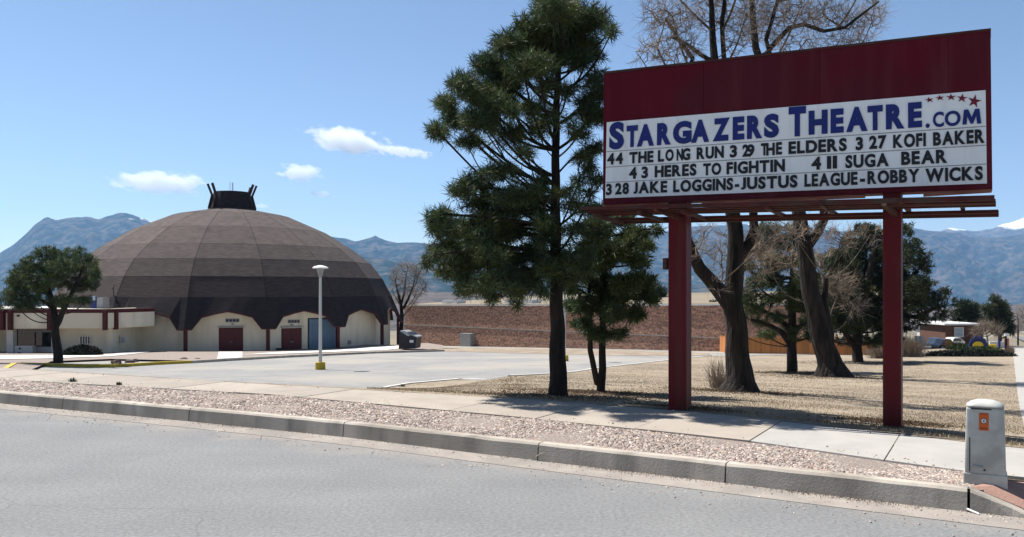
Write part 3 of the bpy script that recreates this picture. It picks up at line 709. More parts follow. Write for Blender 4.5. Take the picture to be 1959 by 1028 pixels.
arc = [PF(-.006 + math.cos(t) * .012, .588 + math.sin(t) * .012, .0065) for t in np.linspace(1.0, 5.3, 12)] + [PF(-.006 + math.cos(t) * .006, .588 + math.sin(t) * .006, .0065) for t in np.linspace(5.3, 1.0, 12)]
MB().slabpoly(arc, -N_ * .001).build('sticker_mark', M['darkmetal'], st)
for z in (.648, .512, .522): MB().slabpoly([PF(-.04, z, .0035), PF(.018, z, .0035), PF(.018, z + .004, .0035), PF(-.04, z + .004, .0035)], -N_ * .001).build('sticker_print', M['darkmetal'], st)
MB().slabpoly([PF(-.115, .688, .001), PF(.05, .69, .001), PF(.05, .7, .001), PF(-.115, .7, .001)], -N_ * .004).build('vent_slot', M['darkmetal'], ped)
MB().slabpoly([PF(-.12, .165, .001), PF(-.02, .16, .001), PF(-.02, .175, .001), PF(-.12, .185, .001)], -N_ * .01).build('latch', M['grey'], ped)
MB().slabpoly(disc(-.005, .14, .009, .001, 10), -N_ * .006).build('bolt', M['darkmetal'], ped)
MB().slabpoly([PF(-.128, .12, .0), PF(-.121, .12, .0), PF(-.121, .43, .0), PF(-.128, .43, .0)], -N_ * .004).build('seam', M['darkmetal'], ped)
# short white stick in the gutter
a = hit(1133.5, 591.5) + Vector((0, 0, .012)); b = hit(1147.5, 597.5) + Vector((0, 0, .012))
so = MB().tube([a, b], .009, 8).build('stick', M['white'], smooth=False); tag(so, 'short white plastic stick lying in the gutter by the kerb ramp', 'stick')
a = hit(628, 530) + Vector((0, 0, .012)); b = hit(639, 527) + Vector((0, 0, .03))
so = MB().tube([a, (a + b) / 2 + Vector((0, 0, .012)), b], [.007, .006, .003], 6).build('twig', M['kerb']); tag(so, 'small pale twig lying against the kerb foot below the gravel', 'twig')
# dead needles drifted against the kerb
def drift(n):
    u = nr.choice([-3.6, -2.95, -1.6, -1.2, -9.6, -.9], n) + nr.normal(0, .35, n); v = v_kerb(u) - .01 - np.abs(nr.normal(0, .07, n))
    return np.stack([u * E_.x + v * N_.x, u * E_.y + v * N_.y, np.full(n, .006)], -1)
g = blades(900, drift, .018, 'needle_litter', M['twig_red'], .003); tag(g, 'brown pine needle litter drifted against the foot of the kerb', 'litter', kind='stuff')
# ---------------------------------------------------------------- the domed theatre
DC = Vector((-28.6, 87.2, 0)); ZF = -3.15
FR = Vector((-DC.x, -DC.y, 0)).normalized(); RT = Vector((-FR.y, FR.x, 0))
if RT.x < 0: RT = -RT
def DP(phi, r, z):
    a = math.radians(phi); return DC + (FR * math.cos(a) + RT * math.sin(a)) * r + Vector((0, 0, ZF + z))
dome = empty('domed_theatre', (DC.x, DC.y, ZF), 'brown shingled dome theatre with cream arched bays and a spiky crown', 'domed building')
STEP = 360 / 16; PH0 = -12.6
rings = [(2.25, 13.38), (5.6, 12.75), (9.4, 11.1), (12.15, 9.35), (13.95, 7.95), (15.2, 6.4), (16.15, 4.6)]
def flatP(k, t, r, z):
    """point on the straight chord of segment k, t from -1 to 1 (r is the radius at the ribs)"""
    a = DP(PH0 + STEP * k, r, z); b = DP(PH0 + STEP * (k + 1), r, z); return a.lerp(b, (t + 1) / 2)
for k in range(16):
    for j in range(len(rings) - 1):
        (r1, z1), (r2, z2) = rings[j], rings[j + 1]
        q = [flatP(k, -1, r2, z2), flatP(k, 1, r2, z2), flatP(k, 1, r1, z1), flatP(k, -1, r1, z1)]
        # each course laps a little over the one below it
        n = (q[1] - q[0]).cross(q[3] - q[0]).normalized()
        if n.z < 0: n = -n
        lap = .008
        top = [q[0] + n * lap, q[1] + n * lap, q[2], q[3]]
        MB().hexa([p - n * .12 for p in q], top).build('roof_panel', M[('rooflit', 'rooflit', 'rooflit', 'roof', 'roof', 'rooflow')[j]], dome)  # ring colours step darker downwards to deepen the facets' shading
    # the skirt: drops to a foot at each rib and arches over each bay
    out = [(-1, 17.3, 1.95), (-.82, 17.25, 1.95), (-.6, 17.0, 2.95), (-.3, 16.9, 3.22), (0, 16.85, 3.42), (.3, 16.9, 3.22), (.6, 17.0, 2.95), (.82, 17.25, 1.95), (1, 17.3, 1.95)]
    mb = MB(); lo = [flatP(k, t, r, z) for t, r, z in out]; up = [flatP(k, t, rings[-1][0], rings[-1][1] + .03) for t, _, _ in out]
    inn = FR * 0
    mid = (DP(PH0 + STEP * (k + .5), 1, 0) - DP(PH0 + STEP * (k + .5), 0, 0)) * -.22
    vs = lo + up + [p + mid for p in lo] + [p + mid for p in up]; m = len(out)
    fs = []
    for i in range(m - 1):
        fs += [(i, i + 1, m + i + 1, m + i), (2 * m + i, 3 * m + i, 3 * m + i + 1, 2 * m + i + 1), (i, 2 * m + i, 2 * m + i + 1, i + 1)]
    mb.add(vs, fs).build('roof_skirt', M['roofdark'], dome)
    # dark red fascia under the arch
    mb = MB()
    for i in range(m - 1):
        a, b = lo[i] + mid * -.12, lo[i + 1] + mid * -.12
        mb.hexa([a - Vector((0, 0, .06)), b - Vector((0, 0, .06)), b - Vector((0, 0, .06)) + mid * .5, a - Vector((0, 0, .06)) + mid * .5],
                [a + Vector((0, 0, .06)), b + Vector((0, 0, .06)), b + Vector((0, 0, .06)) + mid * .5, a + Vector((0, 0, .06)) + mid * .5])
    mb.build('fascia', M['rooftrim'], dome)
    ph = PH0 + STEP * k
    c = DP(ph, 16.8, 0); d = DP(ph, 1, 0) - DP(ph, 0, 0)
    MB().box(c - Vector((0, 0, .6)), (.28, .25, 2.9), (d.y, -d.x)).build('pillar', M['rooftrim'], dome)
    # ridge cap over the rib
    mb = MB()
    for j in range(len(rings) - 1):
        (r1, z1), (r2, z2) = rings[j], rings[j + 1]
        mb.beam(DP(ph, r1, z1 + .0), DP(ph, r2, z2 + .0), .05, .02)
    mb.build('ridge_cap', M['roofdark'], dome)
    # recessed stucco wall of the bay
    a, b = DP(ph, 16.0, -1.8), DP(ph + STEP, 16.0, -1.8); n = (b - a).cross(Vector((0, 0, 1))).normalized()
    mb = MB(); inw = (DC - (a + b) / 2); inw.z = 0; inw.normalize()
    mb.hexa([a, b, b + inw * .25, a + inw * .25], [p + Vector((0, 0, 5.9)) for p in (a, b, b + inw * .25, a + inw * .25)]).build('wall', M['cream'], dome)
MB().slabpoly([DP(PH0 + STEP * k, 2.4, 13.36) for k in range(16)], (0, 0, .1)).build('crown_deck', M['roof'], dome)
crown = MB()
r0, r1 = 2.25, 1.8
lo = [DP(PH0 + STEP * k, r0, 13.44) for k in range(16)]; hi = [DP(PH0 + STEP * k, r1, 15.2) for k in range(16)]
crown.add(lo + hi, [(k, (k + 1) % 16, (k + 1) % 16 + 16, k + 16) for k in range(16)] + [tuple(range(16))[::-1], tuple(range(16, 32))])
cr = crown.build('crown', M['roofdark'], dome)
for k, ph in enumerate((-78, -52, 58, 84, 130, 230)):
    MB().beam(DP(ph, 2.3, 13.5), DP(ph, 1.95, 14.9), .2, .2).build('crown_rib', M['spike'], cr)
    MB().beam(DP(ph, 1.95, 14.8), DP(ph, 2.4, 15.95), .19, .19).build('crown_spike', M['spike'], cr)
for ph, r in ((-20, .6), (12, .4), (4, .2)): MB().tube([DP(ph, r, 15.1), DP(ph, r, 16.2)], .025, 5).build('antenna', M['grey'], cr)

def bay_plane(k):
    a, b = DP(PH0 + STEP * k, 16.0, 0), DP(PH0 + STEP * (k + 1), 16.0, 0); inw = DC - (a + b) / 2; inw.z = 0
    return a, inw.normalized()
def on_bay(k, x0, x1, y0, y1, out, thick, name, mtl, parent=dome, bevel=0):
    p0, n = bay_plane(k)
    q = [on_plane(x, y, p0, n) - n * out for x, y in ((x0, y1), (x1, y1))]
    zt = on_plane((x0 + x1) / 2, y0, p0, n).z; zb = on_plane((x0 + x1) / 2, y1, p0, n).z
    P4 = [Vector((q[0].x, q[0].y, zb)), Vector((q[1].x, q[1].y, zb)), Vector((q[1].x, q[1].y, zt)), Vector((q[0].x, q[0].y, zt))]
    return MB().slabpoly(P4, n * thick).build(name, mtl, parent, bevel=bevel)
def vent(k, x0, x1, y0, y1):
    v = on_bay(k, x0, x1, y0, y1, .06, .05, 'vent', M['grey'])
    for i in range(4):
        a = x0 + (x1 - x0) * (i + .14) / 4; on_bay(k, a, a + (x1 - x0) * .18, y0 + .8, y1 - .8, .08, .03, 'slot', M['darkmetal'], v)
for k, x0, x1, y0 in ((0, 257.3, 284, 378.5), (1, 330.5, 352.5, 379)):
    d = on_bay(k, x0 - .8, x1 + .8, y0 - .9, 407.2, .05, .06, 'door', M['rooftrim'])
    xm = (x0 + x1) / 2
    on_bay(k, x0, xm - .25, y0, 407, .09, .05, 'door_leaf', M['doorred'], d); on_bay(k, xm + .25, x1, y0, 407, .09, .05, 'door_leaf', M['doorred'], d)
    on_bay(k, xm - 1.4, xm - .8, 393, 395, .14, .05, 'handle', M['grey'], d); on_bay(k, xm + .8, xm + 1.4, 393, 395, .14, .05, 'handle', M['grey'], d)
    on_bay(k, x0 - 2, x1 + 2, 376.2, 377, .3, .3, 'door_canopy', M['grey'])
vent(0, 264.2, 280.5, 366.8, 371.2); vent(1, 337.2, 351, 368, 372.3)
on_bay(0, 271.3, 273.6, 372.4, 374.2, .2, .18, 'light', M['grey']); on_bay(1, 341, 343, 373.4, 375, .2, .18, 'light', M['grey'])
d = on_bay(1, 360.6, 395, 366, 407.2, .05, .06, 'door', M['darkmetal'])
for i in range(9):
    a = 361.8 + (393 - 361.8) * i / 9; on_bay(1, a + .12, a + (393 - 361.8) / 9 - .12, 367.4, 407, .1, .05, 'door_panel', M['doorblue'], d, bevel=.01)
on_bay(2, 407.4, 409.8, 392.5, 397, .2, .2, 'meter_box', M['grey'])
on_bay(1, 321.6, 325.5, 401, 407, .8, .5, 'bin', M['darkmetal'])
on_bay(0, 257, 284, 407.4, 408.3, .9, .9, 'doorstep', M['white_conc'])

# ---------------------------------------------------------------- the low wing
wing = empty('theatre_wing', ray(60, 411, 66), 'low cream wing with dark red roof edge and brackets left of the dome', 'building')
wing.location.z = ZF
def WP(px, d, z): return Vector(((px - CX) / F_PX * d, d, z))
def wallseg(pa, pb, z0, z1, thick, name, mtl, parent=wing, bevel=0):
    a, b = Vector((pa[0], pa[1], z0)), Vector((pb[0], pb[1], z0)); n = Vector((-(b - a).y, (b - a).x, 0)).normalized()
    if n.y < 0: n = -n
    return MB().hexa([a, b, b + n * thick, a + n * thick], [p + Vector((0, 0, z1 - z0)) for p in (a, b, b + n * thick, a + n * thick)]).build(name, mtl, parent, bevel=bevel)
w0, w1, w2, w3 = WP(-70, 66.8, 0), WP(70, 66.8, 0), WP(130, 66.6, 0), WP(180, 74.5, 0)
wallseg(WP(62, 66.8, 0), w2, ZF - .8, .6, .25, 'wall', M['cream'])
wallseg(w2, w3, ZF - .8, .6, .25, 'wall', M['cream'])
wallseg(WP(-75, 69.5, 0), WP(13, 69.5, 0), ZF - .8, .6, .25, 'wall', M['cream'])
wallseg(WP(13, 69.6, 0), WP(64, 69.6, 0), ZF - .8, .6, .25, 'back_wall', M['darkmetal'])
# pilasters at the bend
MB().box((w2.x, w2.y - .1, ZF - .5), (.5, .4, 4.2)).build('pilaster', M['cream'], wing)
MB().box((WP(13.6, 66.1, 0).x, 66.1, ZF - .5), (.5, .5, 4.1)).build('column', M['creamwhite'], wing)
MB().box((WP(63.5, 66.3, 0).x, 66.3, ZF - .5), (.3, .3, 4.1)).build('column', M['creamwhite'], wing)
# upper band, fascia, brackets
f0, f1, f2 = WP(-75, 65.3, 0), WP(125, 65.3, 0), WP(181, 70.2, 0)
zt = .32
for a, b in ((f0, f1), (f1, f2)):
    wallseg(a, b, -.86, zt - .02, .3, 'upper_band', M['cream'])
    aa = a + Vector((0, -.06, 0)); bb = b + Vector((0, -.06, 0))
    wallseg(aa, bb, zt - .02, zt + .27, .5, 'fascia', M['rooftrim'])
for px in (3.2, 12.3, 58.2, 123.2, 135.8):
    x = WP(px, 65.1, 0); 
    if px > 130: x = WP(px, 66.2, 0)
    MB().box((x.x, x.y, -1.0), (.24, .4, 1.5)).build('bracket', M['rooftrim'], wing)
rf = MB(); zr = zt + .1
poly = [WP(-75, 65.6, zr), WP(125, 65.6, zr), WP(180.5, 70.4, zr), WP(182, 76, zr), WP(100, 84, zr), WP(-75, 84, zr)]
rf.slabpoly(poly, (0, 0, .08)).build('roof', M['white_conc'], wing)
MB().slabpoly([Vector((p.x, p.y, -.86)) for p in poly], (0, 0, -.06)).build('soffit', M['cream'], wing)
# glazed entrance and counters
def wbox(x0, x1, y0, y1, d, thick, name, mtl, parent=wing, bevel=0):
    a, b = ray(x0, y1, d), ray(x1, y1, d); zt_ = ray(x0, y0, d).z
    return MB().hexa([a, b, b + Vector((0, thick, 0)), a + Vector((0, thick, 0))], [Vector((p.x, p.y, zt_)) for p in (a, b, b + Vector((0, thick, 0)), a + Vector((0, thick, 0)))]).build(name, mtl, parent, bevel=bevel)
gl = wbox(18.5, 62, 372, 398.5, 68.6, .05, 'window', M['glass'])
for x in (18.8, 40.2, 61.5): wbox(x - .4, x + .4, 371.5, 399, 68.5, .12, 'mullion', M['grey'], gl)
wbox(40.8, 61.2, 373.5, 383, 68.4, .1, 'blind', M['grey'], gl)
wbox(17, 38, 398.8, 413, 66.0, .5, 'counter', M['creamwhite']); wbox(38.2, 62.5, 400.2, 409.6, 67.2, .5, 'counter', M['creamwhite'])
for x, y in ((23, 402), (22.5, 407)): wbox(x - 1.2, x + 1.2, y - 1, y + 1, 65.96, .05, 'vent_hole', M['darkmetal'])
def barred(x0, x1, y0, y1, d):
    w = wbox(x0, x1, y0, y1, d, .1, 'window', M['glass'])
    for i in range(5):
        x = x0 + (x1 - x0) * i / 4; wbox(x - .35, x + .35, y0 - .4, y1 + .4, d - .08, .06, 'bar', M['white'], w)
    wbox(x0 - .8, x1 + .8, y0 - .9, y0 - .1, d - .1, .12, 'frame', M['creamwhite'], w)
barred(93.5, 105.5, 388, 396, 66.62); barred(141, 147.2, 388, 395.6, 68.0)
wbox(19.5, 22, 362.5, 364.6, 65.15, .1, 'light', M['darkmetal'])
ac = empty('rooftop_unit', ray(113, 355, 70), 'blue-grey air conditioning unit on the roof of the cream wing', 'air conditioner')
wbox(106.5, 113, 341.5, 355, 70, 1.2, 'housing', M['bluesign'], ac); wbox(113.4, 120, 342, 355, 70, 1.2, 'housing', M['grey'], ac)
wbox(108.6, 111.3, 340.6, 346, 69.9, .4, 'cover', M['blueish'], ac)
mast = MB().tube([ray(133, 357, 72), ray(133, 330, 72)], .035, 6); mast.tube([ray(131, 333, 72), ray(135, 327, 72)], .03, 6)
tag(mast.build('roof_mast', M['darkmetal']), 'thin dark mast on the wing roof against the dome', 'mast')

# theatre forecourt
fc = px_poly([(-60, 421.5), (60, 419.5), (130, 416.5), (228, 418.8), (330, 412.5), (440, 407.2), (519, 405.0), (519, 403.6), (500, 402.6)])
fc += [Vector((DC.x + 18, DC.y - 6, 0)), Vector((-40, 84, 0)), Vector((-75, 80, 0)), Vector((-62, 56, 0))]
def z_fore(x, y): return max(float(gz(x, y)) + .13, ZF + .02) if y > 60 else float(gz(x, y)) + .13
fore = sheet('forecourt', fc, z_fore, M['gravelbed'], step=2)
wk = px_poly([(-60, 418.5), (60, 416.3), (130, 413.6), (176, 408.3), (176, 405), (125, 411.5), (70, 412.2), (-60, 413)])
sheet('walk', wk, z_fore, M['white_conc'], off=.03, step=2)
sheet('path', px_poly([(254.5, 417), (284, 415.2), (284, 408), (256.5, 408)]), z_fore, M['white_conc'], off=.035, step=1.5)
sheet('walk', px_poly([(284, 411.8), (330, 410.6), (420, 407.0), (480, 404.8), (480, 403.8), (420, 405), (330, 408)]), z_fore, M['white_conc'], off=.035, step=2)
def kerb_line(pts, name, mtl, wid=.25, hgt=.17, label=None):
    P = [hit(*p) for p in pts]; mb = MB()
    for a, b in zip(P[:-1], P[1:]):
        n = max(1, int((b - a).length / 2))
        for i in range(n):
            p = a.lerp(b, i / n); q = a.lerp(b, (i + 1) / n)
            p.z = float(gz(p.x, p.y)) - .05; q.z = float(gz(q.x, q.y)) - .05
            s = Vector((-(q - p).y, (q - p).x, 0)).normalized() * wid
            mb.hexa([p, q, q + s, p + s], [v + Vector((0, 0, hgt + .05)) for v in (p, q, q + s, p + s)])
    o = mb.build(name, mtl); o['kind'] = 'structure'; return o
kerb_line([(-60, 422.4), (20, 422.4), (60, 423.4), (95, 424.5), (130, 424.5), (150, 423.6), (185, 421.4), (225, 419.5)], 'yellow_kerb', M['yellow'])
kerb_line([(225.2, 419.5), (330, 413.2), (440, 407.9), (521, 405.6)], 'car_park_kerb', M['kerb'], .2)
kerb_line([(452, 449.3), (480, 444.2), (540, 438.8), (600, 435.2), (700, 425.9), (770, 417.9), (830, 411.4)], 'lawn_kerb', M['white_conc'], .14, .06)
# lava rocks
for k, (px, py, w) in enumerate(((137, 420.5, 10), (152, 419, 9), (158, 418, 7), (216, 416.8, 8), (231, 416.6, 6))):
    c = hit(px, py); s = w * c.y / 1000
    bm = bmesh.new(); bmesh.ops.create_icosphere(bm, subdivisions=2, radius=.5)
    for v in bm.verts:
        v.co *= 1 + .45 * noise.noise(v.co * 3 + Vector((k * 9, 0, 0))); v.co = Vector((c.x + v.co.x * s * 1.3, c.y + v.co.y * s, c.z + .08 + v.co.z * s * .75))
    me = bpy.data.meshes.new('rock'); bm.to_mesh(me); bm.free()
    o = link('rock', me, M['rock'])
    tag(o, ['large dark lava rock at the left end of the bed by the yellow kerb', 'pale-topped lava rock in the middle of the left rock cluster', 'small lava rock closing the right end of the left cluster', 'dark peaked rock in front of the first arched bay', 'small rock right of the peaked one near the path to the red door'][k], 'rock', 'rocks in the theatre forecourt')

# ---------------------------------------------------------------- lamps
def lamp(px, py, ytop, label):
    b = hit(px, py); d = b.y; h = (py - ytop) * d / 1000
    l = empty('lamp_post', b, label, 'lamp post', 'car park lamp posts')
    MB().tube([b - Vector((0, 0, .3)), b + Vector((0, 0, .37))], [.26, .235], 14).build('footing', M['yellow'], l)
    MB().tube([b + Vector((0, 0, .36)), b + Vector((0, 0, h - .55))], [.085, .062], 10).build('pole', M['creamwhite'], l)
    MB().tube([b + Vector((0, 0, h - .56)), b + Vector((0, 0, h - .5)), b + Vector((0, 0, h - .13))], [.06, .09, .19], 14).build('lens', M['grey'], l)
    MB().tube([b + Vector((0, 0, h - .13)), b + Vector((0, 0, h - .08)), b + Vector((0, 0, h - .02)), b + Vector((0, 0, h + .03))], [.36, .38, .26, .05], 18).build('cap', M['white'], l)
lamp(375.4, 427, 305, 'white lamp post with a flat round head and yellow footing before the dome')
lamp(661.5, 417, 300, 'white lamp post with yellow footing half hidden behind the tall pine trunk')

# ---------------------------------------------------------------- dumpster
b = hit(478, 403.2); dd = b.y
dump = empty('dumpster', b, 'black dumpster with its lid raised at the right end of the dome', 'dumpster')
def dpt(px, py, k=0.0): return ray(px, py, 74 + k)
b = Vector((dpt(478, 402).x, 74, ZF - .05))
for nm, pts, m in (('body', [dpt(467, 402.6), dpt(486.5, 402), dpt(488, 388.5), dpt(480.5, 383), dpt(468, 381.5)], 'darkmetal'),):
    MB().slabpoly(pts, (.3, 1.5, 0)).build(nm, M[m], dump, bevel=.02)
MB().slabpoly([dpt(468.5, 381.3, -.05), dpt(477.5, 387.2, -.05), dpt(481, 387, -.05), dpt(472, 381, -.05)], (.2, 1.2, .02)).build('lid', M['blueish'], dump)
MB().slabpoly([dpt(472, 380.6, -.06), dpt(488.6, 388, -.06), dpt(488.6, 389.3, -.06), dpt(472, 382, -.06)], (.3, 1.6, 0)).build('rim', M['grey'], dump)
MB().slabpoly([dpt(480, 392, -.08), dpt(484.5, 392, -.08), dpt(484.5, 395, -.08), dpt(480, 395, -.08)], (0, .05, 0)).build('label_plate', M['white'], dump)

# ---------------------------------------------------------------- the long brick building
A = Vector((-13.3, 105.5, 0)); B = Vector((24.1, 70.0, 0))
bl = empty('brick_building', (4, 88, -4.2), 'long red-brown brick building behind the car park with a pale band', 'building')
def bat(s): return A.lerp(B, s)
bdir = (B - A).normalized(); bn = Vector((bdir.y, -bdir.x, 0))
if bn.y > 0: bn = -bn
def bwall(s0, s1, z00, z01, z10, z11, out, thick, nm, m, uvs=False, parent=bl):
    a, b = bat(s0) + bn * out, bat(s1) + bn * out; d = -bn * thick
    q = [Vector((a.x, a.y, z00)), Vector((b.x, b.y, z10)), Vector((b.x, b.y, z11)), Vector((a.x, a.y, z01))]
    o = MB().slabpoly(q, d).build(nm, M[m], parent)
    if uvs:
        me = o.data; ul = me.uv_layers.new(name='UVMap')
        for l in me.loops:
            co = me.vertices[l.vertex_index].co + Vector(bl.location) * 0
            ul.data[l.index].uv = ((Vector((co.x, co.y, 0)) - Vector((A.x, A.y, 0))).dot(bdir), co.z)
    return o
def zpx(s, py):
    p = bat(s); return EYE - (py - HY) / 1000 * p.y
ns = 6
for i in range(ns):
    s0, s1 = i / ns, (i + 1) / ns
    bwall(s0, s1, -6, zpx(s0, 352.2), -5, zpx(s1, 351.4), 0, .3, 'wall', 'brick', True)
def bandy(s): px = bat(s).x / bat(s).y * 1000 + 600; return 373.6 + (px - 478) * .043
bwall(0, 1, zpx(0, bandy(0) + 1.3), zpx(0, bandy(0)), zpx(1, bandy(1) + 1.3), zpx(1, bandy(1)), .16, .14, 'band', 'gutter')
bwall(0, 1, -6, zpx(0, bandy(0) + 1.4), -5, zpx(1, bandy(1) + 1.4), .12, .1, 'plinth', 'brick', True)
bwall(0, 1, zpx(0, 352.0), zpx(0, 350.8), zpx(1, 351.2), zpx(1, 349.6), .12, .5, 'coping', 'white')
rfb = MB(); a, b = bat(0), bat(1)
rfb.hexa([Vector((a.x, a.y, zpx(0, 351))), Vector((b.x, b.y, zpx(1, 350))), Vector((b.x, b.y, zpx(1, 350))) - bn * 30, Vector((a.x, a.y, zpx(0, 351))) - bn * 30],
         [Vector((a.x, a.y, zpx(0, 350.4))), Vector((b.x, b.y, zpx(1, 349))), Vector((b.x, b.y, zpx(1, 349))) - bn * 30 + Vector((0, 0, 1.2)), Vector((a.x, a.y, zpx(0, 350.4))) - bn * 30 + Vector((0, 0, 1.2))]).build('roof', M['plain'], bl)
for px, w in ((508, 8), (520, 6), (585, 18), (606, 12), (738, 14), (700, 7)):
    s = .1
    for _ in range(30):
        p = bat(s); x = (p.x / p.y) * 1000 + 600; s += (px - x) * .001
    p = bat(s) - bn * 2.5; w_ = w * p.y / 1000
    MB().box((p.x, p.y, zpx(s, 352)), (w_, 1.5, .7), (bdir.x, bdir.y)).build('roof_unit', M['white'], bl)
p0 = bat(.0); bx = on_plane(547.5, 397, bat(0) + bn * .5, bn)
MB().box((bx.x, bx.y, bx.z - .4), (1.7, .7, 1.65), (bdir.x, bdir.y)).build('cabinet', M['grey'], bl)

# ---------------------------------------------------------------- cedar fence
fen = empty('cedar_fence', hit(930, 408.5), 'orange cedar board fence with an arched gate behind the cottonwoods', 'fence')
fa, fb, fcx = hit(838, 403.5), hit(851, 407.5), hit(1040, 410)
def boards(a, b, ztop_a, ztop_b, wid=.14):
    L = (Vector((b.x, b.y, 0)) - Vector((a.x, a.y, 0))).length; n = int(L / wid); d = (b - a); d.z = 0; d.normalize()
    me = None
    for i in range(n):
        t = (i + .5) / n; p = a.lerp(b, t); top = ztop_a + (ztop_b - ztop_a) * t
        px = p.x / p.y * 1000 + 600
        if 895.5 < px < 910: top += .22 * math.sin((px - 895.5) / 14.5 * math.pi)
        h = top - p.z + .1 + rnd.uniform(-.02, .02)
        if me is None:
            mb = MB(); w, th = wid * .46, .02
            mb.add([(-w, -th, 0), (w, -th, 0), (w, th, 0), (-w, th, 0), (-w, -th, .9), (w, -th, .9), (w, th, .9), (-w, th, .9), (-w * .5, -th, 1), (w * .5, -th, 1), (w * .5, th, 1), (-w * .5, th, 1)],
                   [(0, 1, 5, 4), (1, 2, 6, 5), (2, 3, 7, 6), (3, 0, 4, 7), (4, 5, 9, 8), (5, 6, 10, 9), (6, 7, 11, 10), (7, 4, 8, 11), (8, 9, 10, 11), (3, 2, 1, 0)])
            me = mb.mesh('board'); me.materials.append(M['cedar'])
        o = bpy.data.objects.new('board', me); COL.objects.link(o); o.parent = fen
        o.matrix_parent_inverse = parent_matrix(fen).inverted()
        o.location = (p.x, p.y, p.z - .1); o.rotation_euler = (0, 0, math.atan2(d.y, d.x)); o.scale = (1, 1, h)
boards(fa, fb, zt_a := ray(838, 386.5, fa.y).z, ray(851, 387.5, fb.y).z, .24)
boards(fb, fcx, ray(851, 388, fb.y).z, ray(1040, 391, fcx.y).z, .15)
for px in (851, 872, 893, 912, 935, 960, 985, 1010, 1038):
    t = (px - 851) / (1040 - 851); p = fb.lerp(fcx, t) + Vector((0, .1, 0))
    MB().box((p.x, p.y, p.z - .2), (.12, .12, 1.75)).build('post', M['cedar'], fen)
for dz in (.35, 1.1):
    MB().beam(fb + Vector((0, .06, dz)), fcx + Vector((0, .06, dz)), .04, .09).build('rail', M['cedar'], fen)

# ---------------------------------------------------------------- far right: trailer office, cars, signs, hedge
def fbox(x0, x1, y0, y1, d, thick, name, mtl, parent=None, bevel=0): return wbox(x0, x1, y0, y1, d, thick, name, mtl, parent, bevel)
off = empty('office_building', ray(1130, 398, 96), 'small brown office with a white window and pale flat roof', 'building')
fbox(1108, 1131, 374.6, 402, 95, 6, 'wall', M['brownwall'], off); fbox(1131.1, 1152, 375, 402, 95.6, 6, 'wall', M['brownwall'], off)
fbox(1107, 1153, 372.6, 374.6, 94.4, 8, 'roof', M['white'], off); fbox(1099, 1107.8, 377, 392, 97, 5, 'side_wall', M['creamwhite'], off)
w = fbox(1118.6, 1129.4, 377, 388.4, 94.9, .08, 'window', M['white'], off)
fbox(1119.6, 1128.4, 378, 382.4, 94.85, .04, 'pane', M['blueish'], w); fbox(1119.6, 1128.4, 383, 387.4, 94.85, .04, 'pane', M['blueish'], w)
fbox(1123, 1124.6, 370.4, 372.6, 96, .3, 'roof_pipe', M['white'], off)
pf = empty('panel_fence', ray(1077, 403, 84), 'pale blue metal panel fence beside the dark junipers', 'fence')
for i in range(5): fbox(1072 + 2.4 * i, 1074.2 + 2.4 * i, 387 + .2 * i, 404, 84 - .1 * (i % 2), .06, 'panel', M['blueish'], pf)
def car(px0, px1, ybase, d, mtl, label, grp='cars parked by the office'):
    L = (px1 - px0) * d / 1000; x0 = (px0 - 600) / 1000 * d; zb = EYE - (ybase - HY) / 1000 * d
    c = empty('parked_car', (x0 + L / 2, d, zb), label, 'car', grp)
    prof = [(0, .3), (.02, .62), (.2, .78), (.27, 1.12), (.36, 1.2), (.72, 1.22), (.88, .92), (.99, .82), (1, .35)]
    W_ = 1.7
    MB().slabpoly([Vector((x0 + a * L, d - .05, zb + z)) for a, z in prof], (0, W_, 0)).build('body', mtl, c, bevel=.04)
    win = [(.25, .82), (.3, 1.1), (.37, 1.16), (.7, 1.17), (.8, .86)]
    MB().slabpoly([Vector((x0 + a * L, d - .07, zb + z)) for a, z in win], (0, .03, 0)).build('window', M['glass'], c)
    for a in (.18, .82):
        w = MB().tube([(x0 + a * L, d - .1, zb + .31), (x0 + a * L, d + .15, zb + .31)], .31, 14).build('wheel', M['tyre'], c)
        MB().tube([(x0 + a * L, d - .12, zb + .31), (x0 + a * L, d - .08, zb + .31)], .18, 10).build('rim', M['grey'], w)
car(1112, 1131, 402.5, 92, M['carwhite'], 'white car parked below the office window, partly behind the hedge')
car(1093, 1108, 403.5, 88, M['carwhite'], 'white car parked furthest from the street beside the dark junipers')
car(1101, 1119, 405, 86, M['carred'], 'dark red car parked in front of the two white cars')
sg = empty('garden_sign', ray(1150, 404, 80), 'blue lettered sign with a half round yellow sun behind the low hedge', 'sign')
fbox(1133, 1160, 399.4, 403.8, 80, .15, 'board', M['bluesign'], sg)
pts = [ray(1146.5 + 6.5 * math.cos(t), 399.3 - 5.6 * math.sin(t), 79.9) for t in np.linspace(0, math.pi, 12)]
MB().slabpoly(pts, (0, .1, 0)).build('sun_disc', M['yellowsign'], sg)
pts = [ray(1146.5 + 11 * math.cos(t), 399.3 - 11 * math.sin(t) * (1 + .18 * (i % 2)), 80.05) for i, t in enumerate(np.linspace(0, math.pi, 13))]
MB().slabpoly(pts, (0, .08, 0)).build('sun_rays', M['bluesign'], sg)
for i in range(11): fbox(1135 + i * 2.0 + (.6 if i > 4 else 0), 1136.3 + i * 2.0 + (.6 if i > 4 else 0), 400.6 - (.5 if i in (0, 6) else 0), 403.0, 79.85, .1, 'letter', M['white'], sg)
fbox(1139, 1140, 403.8, 407.5, 80, .15, 'post', M['bluesign'], sg); fbox(1154, 1155, 403.8, 407.5, 80, .15, 'post', M['bluesign'], sg)
tag(fbox(1159, 1168, 397.2, 404, 82, .3, 'yellow_board', M['yellowsign']), 'small plain yellow board beside the blue lettered sign', 'sign')
